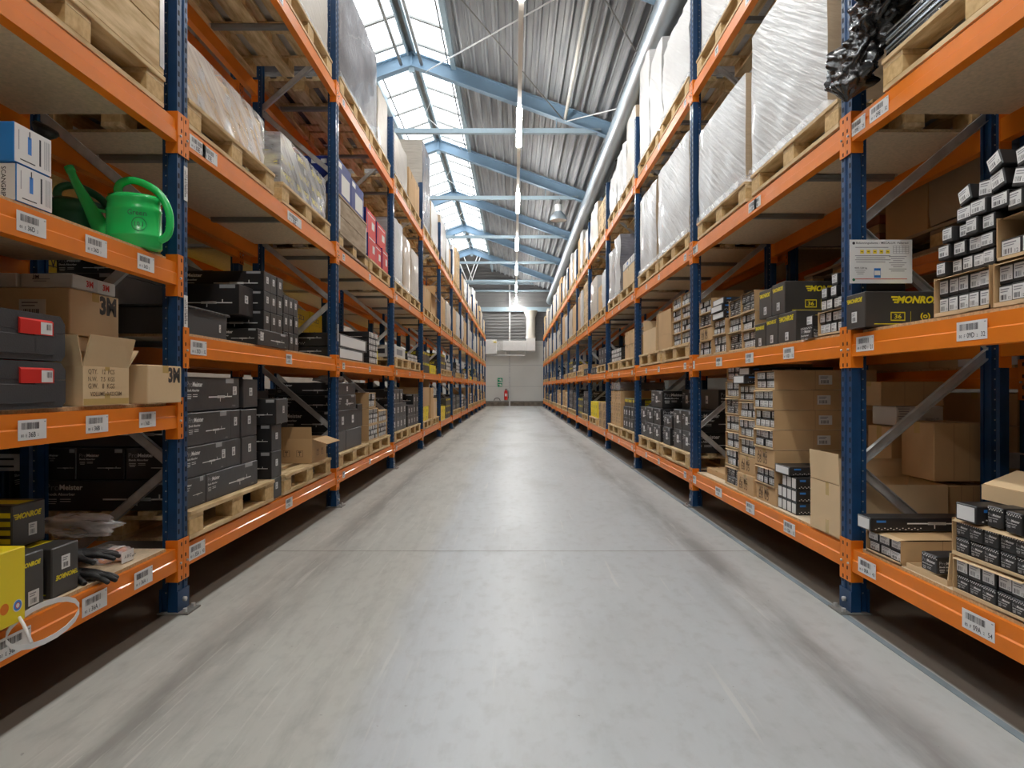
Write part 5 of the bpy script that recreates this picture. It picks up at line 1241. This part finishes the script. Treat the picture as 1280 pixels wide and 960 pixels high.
open_carton(RT,2,'D',6.84,7.45,zD,.16,.02,.65,(('F',.26,.03),('B',.30,.15),('N',.3,.1)),mat='kraft',look='open brown carton with three upright flaps')
open_carton(RT,2,'D',7.7,8.45,zD,.30,.04,.6,(('N',.15,.1),('B',.15,.1)),mat='kraft_light',look='open light brown carton')
pallet(RT,2,'A',6.08,7.28,A,0); pallet(RT,2,'A',7.34,8.54,A,0); zA = A+PH
grid(RT,2,'A','black',6.12,6.80,2,zA,.20,2,.03,.6,3,look='black shock absorber carton'); p_(2,'A','black',6.9,7.22,A+PH,.19,.02,.6,3); p_(2,'A','black',6.86,7.24,zA+.192,.13,.03,.6,3)
grid(RT,2,'A','black',7.36,8.5,3,zA,.19,2,.02,.6,3,look='black shock absorber carton'); p_(2,'A','black',7.4,8.0,zA+.385,.2,.05,.5,3); p_(2,'A','black',6.9,7.3,zA+.385,.22,.25,.45,3,'black carton at the stack back')
p_(2,'A','black',6.15,6.9,zA+.402,.2,.3,.45,2,'black carton at the stack back')
# right, fourth to sixth bay hints
pallet(RT,3,'D',8.87,10.05,D_,0,near=False); pallet(RT,3,'D',10.15,11.35,D_,0,near=False)
for i in range(2):
    for r in range(2): p_(3,'D','kraft',9.0+i*.4,9.38+i*.4,zD+r*.2,.2,.03,.6,1)
grid(RT,3,'D','small',10.2,11.2,6,zD,.07,3,.04,.5,2)
pallet(RT,3,'E',8.87,10.05,E,0); pallet(RT,3,'E',10.15,11.35,E,0)
p_(3,'E','kraftl',8.95,9.9,E+PH,.30,.02,.7,1,'light brown carton with blue sheet on top'); p_(3,'E','bluew',8.95,9.9,E+PH+.302,.10,.02,.7,0,'flat blue and white box')
wrapped(RT,3,'E',10.2,10.75,E+PH,.95,'film_white','film_grey',amp=.02); wrapped(RT,3,'E',10.8,11.4,E+PH,.85,'film_white',amp=.02)
pallet(RT,3,'F',8.87,10.05,F_,0); pallet(RT,3,'F',10.15,11.35,F_,0)
wrapped(RT,3,'F',8.9,9.6,F_+PH,.95,'film_cream','film_kraft'); wrapped(RT,3,'F',9.65,10.5,F_+PH,.75,'film_white',amp=.03); wrapped(RT,3,'F',10.55,11.3,F_+PH,.65,'film_white',amp=.03)
pallet(RT,3,'A',8.87,10.05,A,0); pallet(RT,3,'A',10.15,11.35,A,0)
grid(RT,3,'A','black',8.9,9.95,5,zA,.17,2,.03,.6,2); grid(RT,3,'A','yellowstrip',8.9,9.9,3,zA+.342,.12,1,.04,.5,0)
grid(RT,3,'A','kraft',10.2,11.2,4,zA,.19,3,.03,.6,2); wrapped(RT,3,'A',10.3,11.2,zA+.575,.12,'film_grey',amp=.03,skirt=False,look='crumpled grey film on brown cartons')
# ================================================================== the farther bays
rr = random.Random(11)
def fill_bay(side, b):
    y0 = post_y(b-1)+.07
    for lev in 'FEDA':
        if (side, b, lev) in DONE: continue
        base = {'F':F_,'E':E,'D':D_,'A':A}[lev]
        for k in range(2):
            ya = y0+.03+k*1.30; yb_ = ya+1.2
            if lev in 'FE':
                pallet(side, b, lev, ya, yb_, base, 0, near=False); c = rr.random(); zb = base+PH
                if lev == 'F': h = rr.uniform(.55, 1.05) if side == 'right' else rr.uniform(.6, 1.2)
                else: h = rr.uniform(.6, 1.0)
                if c < .50: wrapped(side, b, lev, ya+.03, yb_-.03, zb, h, rr.choice(('film_white','film_white','film_cream')), rr.choice(('film_white','film_kraft')), near=False, amp=rr.uniform(.006,.03))
                elif c < .70:
                    m = ya+rr.uniform(.5,.7); wrapped(side, b, lev, ya+.03, m, zb, h, 'film_white', near=False, amp=.02); place(side, b, lev, 'kraft', m+.03, yb_-.03, zb, h*rr.uniform(.7,1), .03, .7, 1)
                elif c < .85: place(side, b, lev, 'kraft', ya+.03, yb_-.05, zb, h, .03, .72, 1, 'big plain brown carton')
                elif c < .93: wrapped(side, b, lev, ya+.03, yb_-.03, zb, h, 'film_grey', near=False, amp=.02)
                else: grid(side, b, lev, 'kraftl', ya+.03, yb_-.05, 2, zb, h/3, 3, .03, .7, 2)
            else:
                zb = base
                if rr.random() < .7: pallet(side, b, lev, ya, yb_, base, 0, near=False); zb = base+PH
                c = rr.random(); n = rr.choice((2,3,3)); rows = rr.choice((1,2,2)) if lev == 'D' else rr.choice((2,3,3))
                h = rr.uniform(.13,.2)
                if c < .44: grid(side, b, lev, 'black', ya+.03, yb_-.05, n, zb, h, rows, .03, .65, 2)
                elif c < .55: grid(side, b, lev, 'monroe', ya+.03, yb_-.05, n, zb, h, rows, .03, .65, 0)
                elif c < .62: grid(side, b, lev, 'yellow', ya+.03, yb_-.05, n, zb, h, max(1, rows-1), .03, .65, 0)
                elif c < .80: grid(side, b, lev, rr.choice(('kraft','kraftl')), ya+.03, yb_-.05, n, zb, h, rows, .03, .65, 2)
                elif c < .92: grid(side, b, lev, 'small', ya+.03, yb_-.05, 5, zb, .10, rows+1, .03, .6, 2)
                else: place(side, b, lev, 'kraft', ya+.2, ya+.7, zb, .62, .02, .6, 1, 'upright brown carton')
DONE = {('left',4,x) for x in 'FEAD'}|{('right',3,x) for x in 'FEAD'}
for b in range(4, NB+1): fill_bay('left', b); 
for b in range(4, NB+1): fill_bay('right', b)
# ================================================================== stock in the back-to-back rows behind
def rear(side, b, lev, style, y0, y1, z0, h, **k): return place(side, b, lev, style, y0, y1, z0, h, .03, k.pop('d', .72), k.pop('var', 1), **k)
RLF, RRT = 'rear left', 'rear right'
# behind the left racks
for b in range(0, 5):
    y0 = post_y(b-1)+.1
    for lev, base, top in (('A',A,.9),('D',D_,.8),('E',E,1.1),('F',F_,.9)):
        k = 0; y = y0
        while y < y0+2.3:
            w = rr.uniform(.5, .85); w = min(w, y0+2.55-y)
            if lev == 'A': st_ = rr.choice(('black','black','blackgrey','kraft'))
            elif lev == 'D': st_ = rr.choice(('yellow','monroe','black','kraftl','white'))
            else: st_ = rr.choice(('kraft','kraftl'))
            if lev in 'EF':
                if lev == 'E' or b < 3:
                    wrapped(RLF, b, lev, y+.02, y+w-.02, base, rr.uniform(.5,.9), rr.choice(('film_white','film_kraft','film_cream')), near=False)
            else:
                if lev == 'D' and b in (1, 2): st_ = rr.choice(('yellow','monroe','yellow'))
                n = (4 if b in (1, 2) else rr.choice((1,2))) if lev == 'D' else 4; h = rr.uniform(.165,.19) if lev == 'D' else rr.uniform(.17,.22)
                for r in range(n): rear(RLF, b, lev, st_, y, y+w-.01, base+r*h, h)
            y += w+.02
for b in range(0, 5):
    y0 = post_y(b-1)+.1
    for lev, base in (('A',A),('D',D_),('E',E),('F',F_)):
        if b in (0, 1) and lev in 'ADE': continue
        y = y0
        while y < y0+2.3:
            w = min(rr.uniform(.6, .95), y0+2.55-y)
            if lev in 'EF':
                if lev == 'E' or b < 3: wrapped(RRT, b, lev, y+.02, y+w-.02, base, rr.uniform(.5,.9), rr.choice(('film_white','film_kraft','film_cream')), near=False)
            else:
                st_ = rr.choice(('kraft','kraft','kraftl','black')); n = rr.choice((1,2,2)); h = rr.uniform(.22,.34)
                for r in range(n): rear(RRT, b, lev, st_, y, y+w-.01, base+r*h, h)
            y += w+.02
# brown cartons visible behind nearest right frame, at the back of the second right bay
p_(1,'A','kraft',3.30,3.585,A,.27,.565,.20,1,'brown carton at the shelf back, below'); 
ZM = 1.93+BT
pallet(RRT,1,'M',3.32,4.50,ZM,.02,old=True,near=True); pallet(RRT,1,'M',4.55,5.7,ZM,.02,old=True,near=False)
rear(RRT,1,'M','kraft',4.02,4.48,ZM+PH,.62,look='tall brown carton on a raised pallet')
wg = wrapped(RRT,1,'M',3.40,4.0,ZM+PH,.55,'film_kraft','film_grey',near=False,look='brown load under glossy clear wrap')
sb = MB(); sb.box((.383,.16,.04), (.392,.27,.52), 'film_blue', ch=.003); link('blue_strip', sb.build('blue_strip'), (0,0,0), 0, wg)['label'] = 'blue plastic strip'
wrapped(RRT,0,'M',2.45,3.10,ZM,.66,'film_blue','film_blue',near=False,look='load in bright blue plastic sheet')
rear(RRT,0,'D','kraft',2.2,2.9,1.226,.35); rear(RRT,1,'D','kraft',4.0,4.7,1.226,.4); rear(RRT,1,'D','white',3.3,3.75,1.226,.15)
bs_ = MB()
for r in range(9):
    for c in range(2): bs_.box((-.3+.004*(r % 2),-.25+c*.25,r*.065), (.3+.004*(r % 2),-.003+c*.25,r*.065+.058), 'brick' if r % 2 else 'kraft', ch=.003)
thing('tile_stack', bs_.build('tile_stack'), (W+.9+.36, 4.86, ZM+PH+.001), 0, '', 'stack', label='stack of reddish flat packs behind the nearest right frame')
rear(RRT,0,'A','kraft',2.0,2.9,A,.55)
rear(RRT,1,'A','kraftl',3.28,3.9,A,.29,d=.74); rear(RRT,1,'A','kraft',3.30,3.95,A+.291,.28,d=.74); rear(RRT,1,'A','oxon',3.30,3.92,A+.573,.17); 
p_(1,'A','kraft',3.300,3.58,A+.29,.30,.50,.27,1,'brown carton at the shelf back, above')
p_(1,'A','kraft',3.64,3.88,A+.667,.14,.42,.36,1,'brown carton on top of the glove boxes'); p_(1,'A','gloves',3.63,3.87,A+.555,.11,.50,.13,0,'white printed glove box'); p_(1,'A','gloves',3.63,3.87,A+.555,.11,.64,.13,1,'white glove box with lettering')

# ================================================================== the smallest repeats past three hundred become one object each
def merge_far(stem_, label, cat, keep=300):
    obs = [o for o in sc.objects if o.parent is None and o.name.split('.')[0] == stem_ and o.type == 'MESH']
    obs.sort(key=lambda o: o.location.y+(4 if abs(o.location.x) > 2.6 else 0))
    far = obs[keep:]
    if not far: return
    mb = MB(); mb.ms = []; fs = set(far)
    for o in far:
        for q_ in [o]+[c for c in o.children]:
            M = (o.matrix_basis if q_ is o else o.matrix_basis @ q_.matrix_basis); me = q_.data; nm = [m.name for m in me.materials]
            b = len(mb.v); mb.v += [tuple(M @ v.co) for v in me.vertices]
            for p in me.polygons: mb.f.append(tuple(b+k for k in p.vertices)); mb.m.append(mb.mi(nm[p.material_index])); mb.sm.append(False)
    global REG
    REG = [r for r in REG if r[0] not in fs]
    for o in far:
        for c in list(o.children): bpy.data.objects.remove(c)
        bpy.data.objects.remove(o)
    o = link(stem_, mb.build(stem_)); o['kind'] = 'stuff'; o['label'] = label; o['category'] = cat
bpy.context.view_layer.update()
merge_far('small_box', 'mass of slim white-labelled boxes in the far racking bays', 'box')
merge_far('parts_carton', 'mass of dark and yellow cartons in the far racking bays', 'carton')
merge_far('cardboard_carton', 'mass of brown cartons in the far racking bays', 'carton')
# ================================================================== labels
LVN = {('left',0,'D'):'third shelf', ('left',0,'B'):'second shelf'}
from collections import defaultdict
gr = defaultdict(list)
for o, look, wh in REG: gr[(look, wh)].append(o)
def trim(t, n=16): return ' '.join(t.split()[:n])
for (look, wh), os_ in gr.items():
    side, b, lev = wh; suf = f"{LVN.get(wh, LEV[lev])}, {bayname(side, b)}"
    if len(os_) == 1: os_[0]['label'] = trim(f"{look}, {suf}"); continue
    zs = sorted({round(o.location.z, 2) for o in os_}); rows = []
    for z in zs:
        if not rows or z-rows[-1][-1] > .028: rows.append([z])
        else: rows[-1].append(z)
    def row(o):
        for i, r in enumerate(rows):
            if r[0]-.006 <= o.location.z <= r[-1]+.006: return i
        return 0
    byr = defaultdict(list)
    for o in os_: byr[row(o)].append(o)
    for i, lst in byr.items():
        lst.sort(key=lambda o: (round(o.location.y, 3), abs(o.location.x)))
        for j, o in enumerate(lst):
            rw = '' if len(rows) == 1 else ('bottom row' if i == 0 else 'top row' if i == len(rows)-1 else f"{ORD[i]} row up")
            cw = '' if len(lst) == 1 else ('nearest' if j == 0 else 'farthest' if j == len(lst)-1 else f"{ORD[min(j, 19)]} along")
            pos = ', '.join(x for x in (rw, cw) if x)
            t = f"{look}, {pos}, {suf}"
            if len(t.split()) > 16: t = f"{look}, {pos}, {suf}".replace(' with white label', '').replace(' with white end label', '').replace('black shock absorber carton', 'black carton')
            o['label'] = trim(t)
seen = defaultdict(list)
for o in sc.objects:
    if o.parent is None and o.get('label'): seen[o['label']].append(o)
print('DUPLABELS', sum(len(v) for v in seen.values() if len(v) > 1), [k for k, v in seen.items() if len(v) > 1][:8], 'LONG', [k for k in seen if len(k.split()) > 16][:5])
print('TOPLEVEL', sum(1 for o in sc.objects if o.parent is None), 'ALL', len(sc.objects))
# ================================================================== camera, light
cd = bpy.data.cameras.new('camera'); cam = bpy.data.objects.new('camera', cd); COL.objects.link(cam)
cam.location = (0,0,ZT); cam.rotation_euler = (PI/2,0,0); cd.sensor_width = 36; cd.lens = 36*805/1280
cd.shift_x = -3/1280; cd.shift_y = 4/1280; cd.clip_end = 200; cd.clip_start = .05; sc.camera = cam
wd = bpy.data.worlds.new('world'); sc.world = wd; wd.use_nodes = True
bg = wd.node_tree.nodes['Background']; bg.inputs[0].default_value = (.93,.97,1.0,1); bg.inputs[1].default_value = 1.7
sc.view_settings.view_transform = 'Standard'; sc.view_settings.look = 'None'; sc.view_settings.gamma = 1; sc.view_settings.use_curve_mapping = False
sc.view_settings.exposure = 1.72
sc.cycles.use_denoising = True; sc.cycles.max_bounces = 8; sc.cycles.diffuse_bounces = 5; sc.cycles.transparent_max_bounces = 16
sc.cycles.sample_clamp_indirect = 6; sc.cycles.use_light_tree = True
